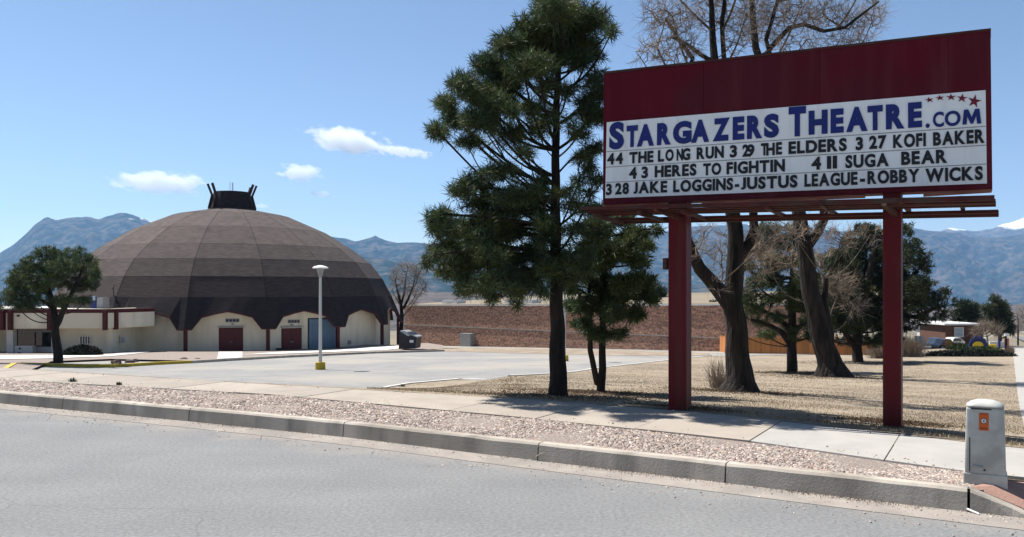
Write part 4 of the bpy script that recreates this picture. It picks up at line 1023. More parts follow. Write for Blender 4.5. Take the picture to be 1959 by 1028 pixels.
tag(fbox(1170.5, 1172.6, 392, 403, 83, .2, 'marker_post', M['bluesign']), 'dark blue marker post right of the yellow board', 'post')
tag(fbox(1155, 1157, 386, 400, 84, .2, 'white_pole', M['white']), 'white pole standing behind the blue lettered sign', 'pole')
fw = fbox(1160, 1177, 394, 403, 88, .3, 'low_wall', M['creamwhite']); tag(fw, 'low pale wall behind the yellow board', 'wall')
pk = empty('gate_post', ray(1181, 408, 76), 'weathered post with a pink sign panel beside the side pavement', 'post')
fbox(1178.2, 1180, 387, 411, 76, .15, 'post', M['bark_pine'], pk); fbox(1180.5, 1182.6, 390, 405, 76, .1, 'sign_panel', M['pinkpost'], pk); fbox(1178, 1183, 384.6, 387.4, 75.95, .2, 'cap', M['white'], pk)
lp = px_poly([(1040, 409.5), (1080, 401), (1188, 398), (1188, 404.5), (1120, 402.5), (1080, 404.5)])
sheet('office_car_park', [Vector((35, 76, 0)), Vector((52, 80, 0)), Vector((62, 110, 0)), Vector((40, 115, 0)), Vector((36, 90, 0))], gz, M['street'], off=.02, step=4)
# ---------------------------------------------------------------- trees
def grow(sk_pos, sk_par, attr, step, kill, infl, iters=120, bias=(0, 0, .12), jit=.15):
    pos = [np.array(p, float) for p in sk_pos]; par = list(sk_par)
    P = np.array(pos); A = np.array(attr, float); bias = np.array(bias)
    D = np.full(len(A), 1e9); I = np.zeros(len(A), int)
    for s in range(0, len(P), 200):
        d = np.linalg.norm(A[:, None] - P[None, s:s + 200], axis=2); j = d.argmin(1); m = d[np.arange(len(A)), j]
        b = m < D; D[b] = m[b]; I[b] = j[b] + s
    alive = np.ones(len(A), bool); kids = {}
    for _ in range(iters):
        sel = alive & (D < infl)
        if not sel.any(): break
        ids, inv = np.unique(I[sel], return_inverse=True)
        dv = A[sel] - P[I[sel]]; dv /= np.linalg.norm(dv, axis=1)[:, None] + 1e-9
        S = np.zeros((len(ids), 3)); np.add.at(S, inv, dv)
        S /= np.linalg.norm(S, axis=1)[:, None] + 1e-9
        S += bias + nr.normal(0, jit, S.shape); S /= np.linalg.norm(S, axis=1)[:, None] + 1e-9
        new = P[ids] + S * step; ok = np.ones(len(ids), bool)
        selw = np.where(sel)[0]; rep = np.zeros(len(ids), int); pr = nr.permutation(len(selw)); rep[inv[pr]] = selw[pr]
        for q, i in enumerate(ids):
            L = kids.setdefault(int(i), [])
            if any(np.dot(v, S[q]) > .97 for v in L):
                w = A[rep[q]] - P[i]; w = w / (np.linalg.norm(w) + 1e-9) + nr.normal(0, .12, 3); S[q] = w / (np.linalg.norm(w) + 1e-9)
                if any(np.dot(v, S[q]) > .97 for v in L): ok[q] = False
            if len(L) >= 4: ok[q] = False
            if ok[q]: L.append(S[q])
        stuck = ~ok
        if stuck.any():
            bad = np.isin(I, ids[stuck]) & sel; alive &= ~(bad & (nr.random(len(A)) < .35))
        new = new[ok]; pid = ids[ok]
        if len(new) == 0: continue
        base = len(P); P = np.concatenate([P, new]); par += [int(i) for i in pid]
        d = np.linalg.norm(A[:, None] - new[None], axis=2); j = d.argmin(1); m = d[np.arange(len(A)), j]
        b = m < D; D[b] = m[b]; I[b] = j[b] + base
        alive &= D > kill
        if len(P) > 14000: break
    return P, np.array(par)

def radii(P, par, tip, power, fixed):
    n = len(P); cnt = np.zeros(n); ch = np.zeros(n, int)
    for i in range(n - 1, 0, -1):
        if ch[i] == 0: cnt[i] = 1
        if par[i] >= 0: cnt[par[i]] += cnt[i]; ch[par[i]] += 1
    r = tip * np.maximum(cnt, 1) ** power
    r[:len(fixed)] = np.where(np.array(fixed) > 0, fixed, r[:len(fixed)])
    for i in range(1, n):
        if par[i] >= 0: r[i] = min(r[i], r[par[i]] * .97)
    return r, cnt

def wood(P, par, r, sel, sides=6):
    """tubes along the chains of the nodes in sel; returns vertex and face arrays"""
    n = len(P); kids = [[] for _ in range(n)]
    for i in range(1, n):
        if par[i] >= 0: kids[par[i]].append(i)
    V = []; Fq = []; nb = 0
    started = np.zeros(n, bool)
    starts = [(i, par[i]) for i in range(n) if sel[i] and (par[i] < 0 or not sel[par[i]])]
    stack = starts[:]
    while stack:
        i, p = stack.pop(); chain = []; rad = []
        if p >= 0: chain.append(P[p]); rad.append(r[i])
        while True:
            chain.append(P[i]); rad.append(r[i])
            kk = [k for k in kids[i] if sel[k]]
            if not kk: break
            kk.sort(key=lambda k: -r[k])
            for k in kk[1:]: stack.append((k, i))
            i = kk[0]
        if len(chain) < 2: continue
        C_ = np.array(chain); R_ = np.array(rad); m = len(C_)
        T = np.gradient(C_, axis=0); T /= np.linalg.norm(T, axis=1)[:, None] + 1e-9
        ref = np.array([0, 1, 0.]) if abs(T[0][1]) < .8 else np.array([1, 0, 0.])
        A_ = np.cross(T, ref); A_ /= np.linalg.norm(A_, axis=1)[:, None] + 1e-9; B_ = np.cross(T, A_)
        a = np.arange(sides) * 2 * np.pi / sides
        ring = C_[:, None] + (A_[:, None] * np.cos(a)[None, :, None] + B_[:, None] * np.sin(a)[None, :, None]) * R_[:, None, None]
        V.append(ring.reshape(-1, 3)); i0 = np.arange(m - 1)[:, None] * sides; k0 = np.arange(sides)[None]
        k1 = (k0 + 1) % sides
        Fq.append(np.stack([i0 + k0, i0 + k1, i0 + sides + k1, i0 + sides + k0], -1).reshape(-1, 4) + nb); nb += m * sides
    return np.concatenate(V), np.concatenate(Fq)

def tufts(P, D_, per, length, width, spread, up=.25, droop=0.0):
    """bundles of needles standing out from the twig ends"""
    n = len(P); D_ = D_ + np.array([0, 0, up]); D_ /= np.linalg.norm(D_, axis=1)[:, None] + 1e-9
    k = per; d = nr.normal(0, 1, (n, k, 3)); d /= np.linalg.norm(d, axis=2)[..., None]
    d = D_[:, None] * (1 - spread) + d * spread; d /= np.linalg.norm(d, axis=2)[..., None] + 1e-9
    L = length * nr.uniform(.6, 1.15, (n, k, 1)) * nr.uniform(.8, 1.2, (n, 1, 1))
    st = P[:, None] - D_[:, None] * length * nr.uniform(0, .9, (n, k, 1))
    tip = st + d * L; tip[..., 2] -= droop * L[..., 0]
    side = np.cross(d, nr.normal(0, 1, (n, k, 3))); side /= np.linalg.norm(side, axis=2)[..., None] + 1e-9
    mid = st + (tip - st) * .45
    V = np.stack([st, mid + side * width, tip, mid - side * width], 2).reshape(-1, 3)
    Fc = np.arange(len(V)).reshape(-1, 4)
    tone = (nr.uniform(.7, 1.3, (n, 1)) * nr.uniform(.8, 1.2, (n, k))).reshape(-1)
    warm = np.repeat(nr.random(n) < .22, k)
    c = np.stack([tone * np.where(warm, 1.5, 1), tone * np.where(warm, 1.15, 1), tone * np.where(warm, .8, 1)], 1)
    return V, Fc, c

def blob_pts(blobs, d0, dens):
    out = []
    for b in blobs:
        px, py, rx, ry = b[:4]; dd = b[4] if len(b) > 4 else 0.0
        n = max(6, int(rx * ry * dens * (d0 / 18) ** 0)); rd = (rx + ry) / 2 * d0 / 1000 * 1.1
        q = nr.normal(0, 1, (n, 3)); q /= np.linalg.norm(q, axis=1)[:, None]; q *= nr.random((n, 1)) ** (1 / 2.4)
        d = d0 + dd + q[:, 1] * rd
        out.append(np.stack([(px + q[:, 0] * rx - CX) / F_PX * d, d, EYE - (py + q[:, 2] * ry - HY) / F_PX * d], 1))
    return np.concatenate(out)

def tree(name, label, cat, base, stems, blobs, kind, dens=.1, step=.22, kill=.25, infl=9, tip=.006, power=.5, rise=.5, group=None,
         per=24, nl=.16, nw=.006, spread=.6, bark='bark_pine', leaf='needle', twigm='twig', twigs=3, twl=.4, maxlimb=99, lift=.25, jit=.15, dd=0.0, flare=1.0, leafcnt=3, rlimb=.45):
    """stems: list of polylines [(px, py, radius px, depth offset)], the first one starts at the ground"""
    c = hit(*base); d0 = c.y + dd; sc = d0 / 1000
    root = empty(name, c, label, cat, group)
    pos = []; par = []; fix = []
    def addline(pts, parent):
        last = parent
        for q in pts:
            pos.append(np.array(ray(q[0], q[1], d0 + (q[3] if len(q) > 3 else 0)))); par.append(last); fix.append(q[2] * sc); last = len(pos) - 1
        return last
    def dense(line):
        out = []
        for a, b in zip(line[:-1], line[1:]):
            a = list(a) + [0] * (4 - len(a)); b = list(b) + [0] * (4 - len(b))
            L = math.hypot(b[0] - a[0], b[1] - a[1]) * sc; n = max(1, int(L / (step * 1.2)))
            for i in range(n): t = i / n; out.append([a[k] + (b[k] - a[k]) * t for k in range(4)])
        out.append(list(line[-1]) + [0] * (4 - len(line[-1]))); 
        for o in out[1:-1]:
            o[0] += .07 * o[2] * math.sin(o[1] * .11 + len(out))
        return out
    for si, s in enumerate(stems):
        L = dense(s)
        if si == 0:
            L[0][1] += 3
            addline(L, -1)
            if flare > 1:
                for i, q in enumerate(L):
                    if L[0][1] - q[1] < 14 * flare: fix[i] *= 1 + (flare - 1) * max(0, 1 - (L[0][1] - q[1]) / (14 * flare))
        else:
            p = np.array(ray(L[0][0], L[0][1], d0 + L[0][3])); j = int(np.argmin([np.linalg.norm(p - q) for q in pos])); addline(L[1:], j)
    nstem = len(pos); SPp = np.array(pos)
    # a limb from the stem to the middle of each clump
    for bi, b in enumerate(blobs[:maxlimb]):
        dof = b[4] if len(b) > 4 else 0.0
        tgt = np.array(ray(b[0], b[1], d0 + dof)); rr = b[5] if len(b) > 5 else rise
        hd = np.linalg.norm(SPp[:, :2] - tgt[:2], axis=1); want = tgt[2] - rr * hd
        cost = np.abs(SPp[:, 2] - want) + .35 * hd; cost[: max(1, int(nstem * .12))] += 5
        j = int(np.argmin(cost)); a = SPp[j]; Ld = np.linalg.norm(tgt - a); n = max(2, int(Ld / step)); last = j
        wob = nr.normal(0, .05 * Ld, 3)
        for i in range(1, n + 1):
            t = i / n; q = a + (tgt - a) * t; q = q + np.array([0, 0, -.10 * Ld * math.sin(t * math.pi) * (1 if rr > .25 else -.6)]) + wob * math.sin(t * math.pi)
            pos.append(q); par.append(last); fix.append(-1); last = len(pos) - 1
    A = blob_pts(blobs, d0, dens)
    P, par2 = grow(pos, par, A, step, kill, infl, bias=(0, 0, lift * .4), jit=jit)
    fixed = np.array(fix)
    r, cnt = radii(P, par2, tip, power, fixed)
    stemsel = np.zeros(len(P), bool); stemsel[:nstem] = True
    V, Fc = wood(P, par2, r, stemsel, 12)
    mesh_np('trunk', V, Fc, M[bark], root, smooth=True)
    V, Fc = wood(P, par2, r, ~stemsel, 5)
    mesh_np('branches', V, Fc, M['limb' if kind == 'bare' else bark], root, smooth=True)
    dirs = np.zeros_like(P); ok = par2 >= 0; dirs[ok] = P[ok] - P[par2[ok]]
    dirs /= np.linalg.norm(dirs, axis=1)[:, None] + 1e-9
    tips = np.where((cnt <= leafcnt) & ~stemsel)[0]
    if kind == 'needle':
        V, Fc, c_ = tufts(P[tips], dirs[tips], per, nl, nw, spread)
        mesh_np('foliage', V, Fc, M[leaf], root, tone=c_)
    else:
        k = twigs; T = np.repeat(P[tips], k, 0); Dd = np.repeat(dirs[tips], k, 0) + nr.normal(0, .5, (len(T), 3)) + np.array([0, 0, lift])
        Dd /= np.linalg.norm(Dd, axis=1)[:, None]; L = twl * nr.uniform(.4, 1.2, (len(T), 1))
        m1 = T + Dd * L * .5 + nr.normal(0, .04, T.shape) * twl; e1 = m1 + (Dd + nr.normal(0, .35, T.shape)) * L * .5
        w = tip * .8; Vs = []; Fs = []; nb = 0
        for a, b, wa, wb in ((T, m1, w, w * .75), (m1, e1, w * .75, w * .3)):
            t = b - a; s1 = np.cross(t, np.array([.3, .9, .2])); s1 /= np.linalg.norm(s1, axis=1)[:, None] + 1e-9; s2 = np.cross(t, s1); s2 /= np.linalg.norm(s2, axis=1)[:, None] + 1e-9
            off3 = [s1, -.5 * s1 + .87 * s2, -.5 * s1 - .87 * s2]
            V = np.stack([a + o * wa for o in off3] + [b + o * wb for o in off3], 1).reshape(-1, 3)
            f = np.array([(0, 1, 4, 3), (1, 2, 5, 4), (2, 0, 3, 5)]); Fc = (f[None] + (np.arange(len(a)) * 6)[:, None, None]).reshape(-1, 4) + nb
            Vs.append(V); Fs.append(Fc); nb += len(V)
        tn = np.concatenate([np.repeat(nr.uniform(.7, 1.3, len(T)), 3)] * 2)
        mesh_np('twigs', np.concatenate(Vs), np.concatenate(Fs), M[twigm], root, tone=tn)
    return root

def spread_depth(bl, cx, half, amp):
    """give each clump its place in depth: front and back copies near the axis"""
    out = []
    for b in bl:
        k = math.sqrt(max(0, 1 - ((b[0] - cx) / half) ** 2)) * amp; rr = b[4] if len(b) > 4 else None
        ext = [rr] if rr is not None else []
        out.append((b[0], b[1], b[2], b[3], rnd.uniform(-.35, .35) * k, *ext))
        if k > amp * .5: out.append((b[0] + rnd.uniform(-6, 6), b[1] + rnd.uniform(-4, 4), b[2] * .8, b[3] * .8, rnd.choice((-1, 1)) * rnd.uniform(.55, .95) * k, *ext))
    return out
pine = [(655, -6, 30, 12), (655, 8, 34, 20), (626, 26, 30, 18), (688, 16, 30, 18), (716, 30, 10, 9), (600, 46, 26, 16), (574, 70, 26, 16), (545, 92, 22, 16), (524, 116, 16, 14), (566, 104, 26, 14), (606, 76, 26, 14), (645, 50, 34, 16), (690, 56, 20, 12),
        (514, 148, 13, 12), (532, 134, 18, 11), (552, 158, 22, 8), (692, 128, 18, 13), (706, 100, 12, 11), (694, 165, 14, 8), (640, 96, 14, 10), (600, 122, 16, 9), (665, 100, 12, 9), (575, 140, 14, 8),
        (555, 207, 24, 9, .3), (584, 196, 28, 9, .35), (612, 170, 14, 8), (540, 216, 18, 8, .2), (600, 222, 34, 13, .2), (632, 205, 12, 10), (677, 205, 10, 7), (690, 218, 10, 6),
        (518, 246, 14, 9, .1), (508, 262, 10, 8, 0), (512, 290, 14, 12, 0), (545, 262, 24, 12, .1), (540, 300, 22, 12, 0), (582, 268, 28, 13, .1), (568, 322, 22, 8, -.1), (592, 300, 30, 12, 0), (622, 286, 18, 14, .1), (630, 248, 14, 12),
        (560, 130, 24, 14), (590, 95, 26, 18), (630, 70, 28, 18), (670, 40, 34, 22), (645, 30, 30, 18), (615, 62, 22, 14), (580, 110, 22, 12), (625, 120, 14, 10), (560, 232, 24, 9, .2), (600, 240, 24, 9, .1), (575, 290, 26, 12, 0), (640, 310, 16, 10), (600, 315, 26, 10, -.1), (545, 318, 18, 8, 0), (700, 85, 14, 12), (675, 60, 20, 14), (690, 110, 16, 12), (685, 178, 14, 9), (700, 205, 12, 8), (690, 238, 14, 10), (705, 272, 12, 9), (685, 305, 14, 9), (620, 232, 20, 9), (645, 225, 14, 8), (570, 245, 24, 9, .1), (705, 130, 10, 12), (680, 150, 14, 10), (690, 190, 12, 8), (515, 252, 16, 12, .1), (530, 285, 20, 14, 0), (505, 300, 10, 8, 0), (555, 300, 22, 14, 0), (585, 318, 22, 8, -.1), (640, 270, 16, 12), (665, 300, 16, 10), (670, 235, 12, 8), (530, 262, 22, 12, .1), (560, 275, 26, 12, .1), (600, 262, 26, 12, .1), (620, 320, 22, 9, 0), (525, 312, 18, 9, 0), (550, 332, 20, 8, -.1), (600, 335, 22, 8, -.1), (640, 300, 18, 12, 0), (655, 325, 14, 9, 0), (670, 320, 14, 8, 0), (600, 150, 18, 10), (630, 145, 14, 10), (575, 342, 14, 6, -.2), (610, 330, 20, 7, -.1), (700, 240, 10, 8), (676, 262, 11, 8), (638, 335, 11, 8), (690, 290, 10, 8), (606, 350, 9, 4, -.2)]
tree('pine_tree', 'tall long-needled pine with a single straight trunk standing just left of the billboard', 'tree', (654, 459.5),
     [[(654, 460, 10.6), (653.5, 400, 10.2), (652, 330, 9.6), (651, 260, 8.0), (651, 190, 6.0), (652, 120, 4.6), (655, 60, 3.0), (657, 5, 1.8), (657, -10, .8)]],
     spread_depth(pine, 625, 140, 1.5), 'needle', dens=.5, step=.11, kill=.085, infl=2.2, tip=.006, power=.42, rise=.75, per=26, nl=.18, nw=.006, spread=.75, flare=1.25, leafcnt=3)
p2 = [(690, 262, 14, 10), (735, 275, 16, 10), (705, 300, 18, 12), (670, 330, 10, 10), (750, 322, 14, 10), (720, 340, 22, 10), (672, 352, 10, 8), (770, 262, 10, 8), (755, 280, 12, 9), (765, 345, 10, 7), (700, 262, 20, 14), (725, 250, 22, 10), (745, 268, 18, 12), (690, 285, 16, 12), (720, 290, 26, 14), (750, 300, 14, 10), (680, 310, 14, 12), (705, 325, 22, 12), (735, 325, 22, 12), (758, 338, 12, 9), (690, 350, 18, 12), (718, 358, 20, 12), (745, 360, 14, 9), (700, 384, 16, 9), (680, 372, 12, 8), (724, 385, 10, 7), (762, 318, 8, 6)]
tree('pine_tree', 'small pine with two thin trunks between the tall pine and the left billboard post', 'tree', (702, 454.5),
     [[(703.5, 455, 5.2), (706, 425, 4.4), (706, 380, 4.2), (706, 330, 3.4), (710, 290, 2.4), (714, 262, 1.2)], [(702, 450, 4.2), (696, 425, 3.4), (691.5, 404, 3.2), (692, 380, 3), (690, 340, 2.2), (693, 300, 1.4)]],
     spread_depth(p2, 716, 60, 1.2), 'needle', dens=1.6, step=.11, kill=.085, infl=2.2, tip=.006, power=.42, rise=.2, per=20, nl=.17, nw=.0085, spread=.65)
# the two cottonwoods
c1 = [(790, 20, 26, 24), (770, 50, 22, 18), (805, 50, 20, 16), (835, 10, 26, 26), (860, 40, 16, 20), (815, -40, 40, 30), (850, -70, 40, 35), (765, 10, 14, 16), (790, 66, 20, 9), (780, -25, 24, 20), (872, 20, 10, 26), (750, 60, 8, 10), (870, -30, 20, 30)]
c1u = [(816, 285, 14, 16), (826, 265, 12, 10), (845, 300, 14, 20), (880, 290, 22, 22), (900, 275, 18, 14), (870, 330, 8, 12), (915, 262, 14, 8), (890, 315, 12, 10), (835, 330, 8, 8), (850, 270, 12, 10)]
tree('cottonwood_tree', 'big bare cottonwood with a thick dark trunk just right of the left billboard post', 'tree', (866, 453.5),
     [[(866, 454, 21), (866, 440, 17.5), (865, 415, 14.5), (863, 380, 12.6), (859, 345, 13.5), (860, 320, 12.5), (863, 290, 11), (861, 260, 10), (853, 200, 8.5), (845, 130, 7), (839, 75, 5.2), (835, 40, 4), (834, 0, 3), (828, -50, 2)],
      [(857, 352, 12), (846, 338, 9.5), (832, 322, 8.2), (820, 308, 7.5), (812, 290, 6.5), (800, 262, 5), (790, 220, 4.2), (790, 150, 3.6), (800, 95, 3), (812, 62, 2.6), (795, 40, 2), (780, 15, 1.6)],
      [(862, 300, 7), (878, 278, 6), (884, 262, 5.4), (880, 200, 4.5), (862, 110, 4), (848, 60, 3.4), (846, 20, 2.8), (852, -30, 2)],
      [(838, 68, 3), (822, 58, 2.6), (806, 46, 2.2), (786, 36, 1.8)]],
     [(a, b, c, d, rnd.uniform(-1.2, 1.2)) for a, b, c, d in c1 + c1u], 'bare', dens=.5, step=.16, kill=.13, infl=3, tip=.006, power=.42, rise=.8, bark='bark_cotton', twigm='twig_red', twigs=5, twl=.36, jit=.3, flare=1.35, leafcnt=2)
c2 = [(905, 20, 22, 24), (935, 10, 22, 20), (965, 12, 24, 16), (1000, 18, 22, 14), (1025, 12, 14, 18), (985, 40, 20, 10), (1015, 40, 14, 8), (885, 5, 16, 26), (945, 40, 18, 12), (920, 50, 14, 9), (900, -50, 40, 34), (960, -40, 40, 30), (1010, -20, 24, 16), (880, 40, 8, 14)]
c2u = [(930, 268, 14, 10), (960, 262, 18, 8), (985, 275, 16, 14), (925, 300, 12, 14), (985, 330, 18, 16), (1000, 350, 14, 10), (900, 300, 12, 12), (960, 300, 14, 12), (1020, 268, 14, 8)]
tree('cottonwood_tree', 'bare cottonwood with a leaning flared trunk in the middle between the two billboard posts', 'tree', (975, 435.5),
     [[(976, 436, 17), (972, 420, 14), (966, 400, 12.5), (958, 370, 11.5), (951, 340, 10.5), (946, 310, 10), (942, 275, 9.5), (938, 255, 9), (925, 190, 8), (908, 120, 7), (893, 72, 6.2), (886, 50, 4.5), (882, 15, 3.4), (880, -50, 2.2)],
      [(944, 285, 7), (957, 268, 5.6), (966, 250, 5), (960, 190, 4), (930, 110, 3.8), (905, 68, 3.4), (898, 40, 3), (908, 5, 2.4), (925, -45, 1.8)],
      [(892, 66, 3.6), (905, 47, 3), (925, 26, 2.8), (942, 22, 2.4), (965, 30, 2.2), (990, 26, 1.8), (1008, 12, 1.4), (1030, -5, 1)],
      [(972, 408, 6), (972, 380, 5), (966, 350, 4), (968, 320, 3)]],
     [(a, b, c, d, rnd.uniform(-2, 2)) for a, b, c, d in c2 + c2u], 'bare', dens=.6, step=.25, kill=.19, infl=5, tip=.0085, power=.42, rise=.8, bark='bark_cotton', twigm='twig_red', twigs=6, twl=.6, jit=.3, flare=1.5, leafcnt=2)
# evergreens behind
e1 = [(900, 318, 20, 12), (935, 335, 16, 12), (945, 300, 14, 12), (885, 355, 14, 9), (915, 278, 18, 11), (960, 345, 12, 12), (925, 380, 14, 8), (890, 280, 16, 12), (925, 335, 16, 10), (880, 340, 14, 10), (910, 365, 14, 8), (950, 320, 12, 10), (955, 365, 12, 10), (905, 300, 16, 12), (935, 262, 16, 8), (865, 385, 10, 5), (870, 300, 12, 14), (870, 340, 10, 12), (900, 262, 18, 9), (940, 290, 14, 12), (905, 322, 16, 10), (945, 350, 12, 12), (900, 385, 14, 6), (955, 385, 12, 10), (930, 385, 8, 8), (870, 365, 8, 8), (895, 290, 14, 10), (915, 300, 18, 10), (940, 318, 12, 10), (885, 325, 14, 8), (905, 345, 16, 8), (930, 350, 12, 10), (890, 372, 10, 6), (950, 340, 8, 8), (945, 370, 10, 8), (920, 275, 14, 8), (880, 305, 8, 7)]
tree('pine_tree', 'open-branched dark evergreen with a straight trunk between the two cottonwoods', 'tree', (928, 430),
     [[(928, 431, 6.5), (928, 400, 6), (928, 370, 5.2), (928, 330, 4.4), (930, 290, 3), (930, 262, 1.8)], [(928, 398, 4.5), (915, 382, 3.4), (895, 372, 2.6), (880, 368, 1.8)], [(928, 380, 3.4), (905, 362, 2.4), (882, 352, 1.6)]],
     [(a, b, c, d, rnd.uniform(-1.5, 1.5)) for a, b, c, d in e1], 'needle', dens=2.2, step=.17, kill=.14, infl=4, tip=.01, power=.42, rise=.3, per=22, nl=.2, nw=.011, spread=.95)
e2 = [(1040, 320, 24, 16), (1075, 330, 16, 14), (990, 310, 18, 14), (1030, 365, 26, 12), (1015, 262, 16, 8), (975, 300, 14, 14), (970, 330, 16, 14), (980, 372, 20, 12), (1000, 330, 20, 16), (1055, 350, 22, 16), (950, 385, 10, 8), (1020, 395, 20, 6), (1010, 275, 26, 16), (985, 300, 24, 18), (1015, 310, 30, 22), (1045, 290, 26, 22), (1070, 290, 14, 20), (1085, 300, 10, 16), (990, 340, 26, 20), (1025, 350, 34, 20), (1060, 330, 30, 22), (1080, 350, 18, 16), (1085, 325, 12, 10),
      (1100, 345, 14, 10), (1108, 335, 9, 8), (1105, 362, 12, 8), (1085, 368, 14, 7), (970, 365, 20, 12), (1000, 375, 24, 10), (1045, 372, 30, 12), (965, 325, 12, 14), (975, 345, 16, 16), (990, 360, 20, 14), (962, 385, 16, 10), (1000, 392, 24, 8), (1035, 390, 24, 8), (985, 320, 16, 14), (1060, 262, 16, 10), (1035, 268, 18, 10), (998, 285, 16, 12), (1066, 378, 10, 6), (1118, 350, 5, 7)]
tree('juniper_tree', 'broad dark juniper with a crooked trunk behind the right billboard post', 'tree', (1006, 418.5),
     [[(1006, 419, 6.5), (1004, 400, 5.5), (1006, 375, 5.5), (1012, 345, 5), (1020, 310, 4), (1025, 285, 3)], [(1004, 404, 4), (992, 385, 3.4), (985, 360, 3)], [(1006, 385, 4), (1030, 360, 4), (1055, 335, 3), (1075, 310, 2)], [(1030, 362, 3), (1075, 365, 3), (1100, 352, 2)]],
     [(a, b, c, d, rnd.uniform(-2.6, 2.6)) for a, b, c, d in e2 + e2[:9]], 'needle', dens=.6, step=.34, kill=.24, infl=5, tip=.014, power=.42, rise=.4, per=30, nl=.27, nw=.02, spread=1.0, leaf='needle_far', leafcnt=4)
tl = [(20, 318, 14, 10), (12, 338, 10, 8), (45, 325, 16, 12), (68, 308, 20, 14), (85, 305, 16, 10), (112, 312, 8, 10), (30, 352, 16, 5), (25, 330, 18, 12), (45, 305, 22, 16), (75, 295, 22, 12), (100, 300, 16, 12), (30, 308, 14, 12), (60, 325, 22, 12), (90, 325, 20, 12), (108, 325, 10, 12), (75, 345, 18, 8), (40, 345, 18, 7), (15, 346, 12, 7), (100, 345, 12, 6), (55, 290, 16, 8), (93, 288, 8, 6)]
tree('pine_tree', 'rounded dark pine with a forked trunk in front of the cream wing', 'tree', (68, 421.5),
     [[(68, 421.5, 5.6), (68, 405, 5), (65, 385, 4.4), (64, 370, 4.6), (62, 350, 3.4), (55, 325, 2.4), (50, 305, 1.4)], [(65, 378, 4), (72, 362, 3.2), (82, 342, 2.4), (92, 320, 1.6), (98, 305, 1)], [(63, 355, 2.6), (45, 342, 2), (28, 340, 1.2)]],
     [(a, b, c, d, rnd.uniform(-1.6, 1.6)) for a, b, c, d in tl + tl[:8]], 'needle', dens=.6, step=.24, kill=.17, infl=4, tip=.01, power=.42, rise=.5, per=26, nl=.26, nw=.014, spread=.75, leafcnt=3)
tree('pine_tree', 'edge of a dark pine cut off by the left side of the picture', 'tree', (-22, 421),
     [[(-22, 421.5, 5), (-22, 390, 4), (-20, 360, 3), (-18, 330, 2)]], [(-10, 345, 16, 10), (-15, 330, 14, 9), (-30, 335, 18, 12), (-2, 350, 8, 5), (-30, 315, 16, 12), (-40, 350, 16, 8)], 'needle', dens=.6, step=.24, kill=.17, infl=3, tip=.01, per=24, nl=.26, nw=.014, spread=.75)
br = [(465, 318, 10, 12), (478, 308, 12, 8), (490, 316, 10, 12), (475, 330, 12, 12), (488, 335, 8, 10), (498, 330, 5, 10), (460, 335, 5, 8), (470, 345, 8, 8), (484, 350, 7, 6)]
tree('bare_tree', 'small bare reddish tree beside the right edge of the dome', 'tree', (468.5, 402.5),
     [[(468.5, 403, 3), (470, 385, 2.6), (471, 365, 2.3), (470, 352, 2), (466, 335, 1.2), (463, 320, .6)], [(471, 358, 1.8), (478, 345, 1.4), (484, 330, .9), (487, 315, .5)], [(470, 352, 1.4), (474, 335, 1), (476, 315, .5)]],
     [(a, b, c, d, rnd.uniform(-1.2, 1.2)) for a, b, c, d in br], 'bare', dens=2, step=.3, kill=.22, infl=4, tip=.013, power=.4, rise=1.2, bark='bark_cotton', twigm='twig_red', twigs=3, twl=.6, lift=.7, leafcnt=2, dd=5)
tree('juniper_tree', 'dark evergreen behind the small brown office roof', 'tree', (1136, 402), [[(1136, 402, 2), (1136, 380, 1.6), (1135, 350, 1)]],
     [(1128, 360, 11, 9, 0), (1140, 358, 11, 11, 1), (1130, 350, 9, 6, -1), (1145, 368, 9, 8, 0), (1122, 368, 8, 6, 0), (1138, 376, 14, 6, 1)], 'needle', dens=4, step=.45, kill=.33, infl=6, tip=.02, per=14, nl=.6, nw=.05, spread=.9, leaf='needle_far', dd=20, leafcnt=4)
tree('pine_tree', 'tall green conifer right of the office by the side pavement', 'tree', (1172, 402), [[(1172, 402, 2.2), (1172, 380, 2), (1170, 355, 1.2), (1167, 342, .6)]],
     [(1166, 345, 7, 6, 0), (1172, 352, 11, 7, 1), (1160, 356, 10, 7, -1), (1178, 362, 9, 8, 0), (1168, 366, 14, 8, 1), (1182, 374, 7, 8, 0), (1172, 378, 13, 7, -1), (1186, 382, 4, 5, 0), (1160, 370, 8, 8, 0)], 'needle', dens=5, step=.38, kill=.28, infl=6, tip=.02, per=14, nl=.55, nw=.035, spread=.85, leaf='needle_far', dd=10, leafcnt=4)
tree('bare_shrub_tree', 'round pale bare shrub in front of the tall green conifer', 'shrub', (1158, 404), [[(1158, 404, .8), (1158, 396, .6), (1157, 388, .5)]],
     [(1155, 378, 12, 7, 0), (1165, 382, 9, 6, 0), (1146, 382, 7, 5, 0)], 'bare', dens=4, step=.25, kill=.18, infl=6, tip=.012, twigs=5, twl=.7, twigm='twig', bark='bark_cotton', dd=-2)
for k, (px, top, w) in enumerate(((1193, 358, 5), (1203, 352, 8), (1218, 350, 10))):
    tree('bare_tree', ['narrow grey bare tree at the far end of the side pavement', 'grey bare tree cut by the right picture edge beyond the pavement end', 'wide grey bare tree beyond the pavement end at the edge of view'][k], 'tree', (px, 396), [[(px, 396, 1.0), (px, 380, .8), (px, top + 8, .4)]],
         [(px, top + 8, w, 8, 0), (px, top + 20, w, 9, 0)], 'bare', dens=3, step=.6, kill=.42, infl=8, tip=.022, twigs=4, twl=1.3, twigm='twig', bark='bark_cotton')
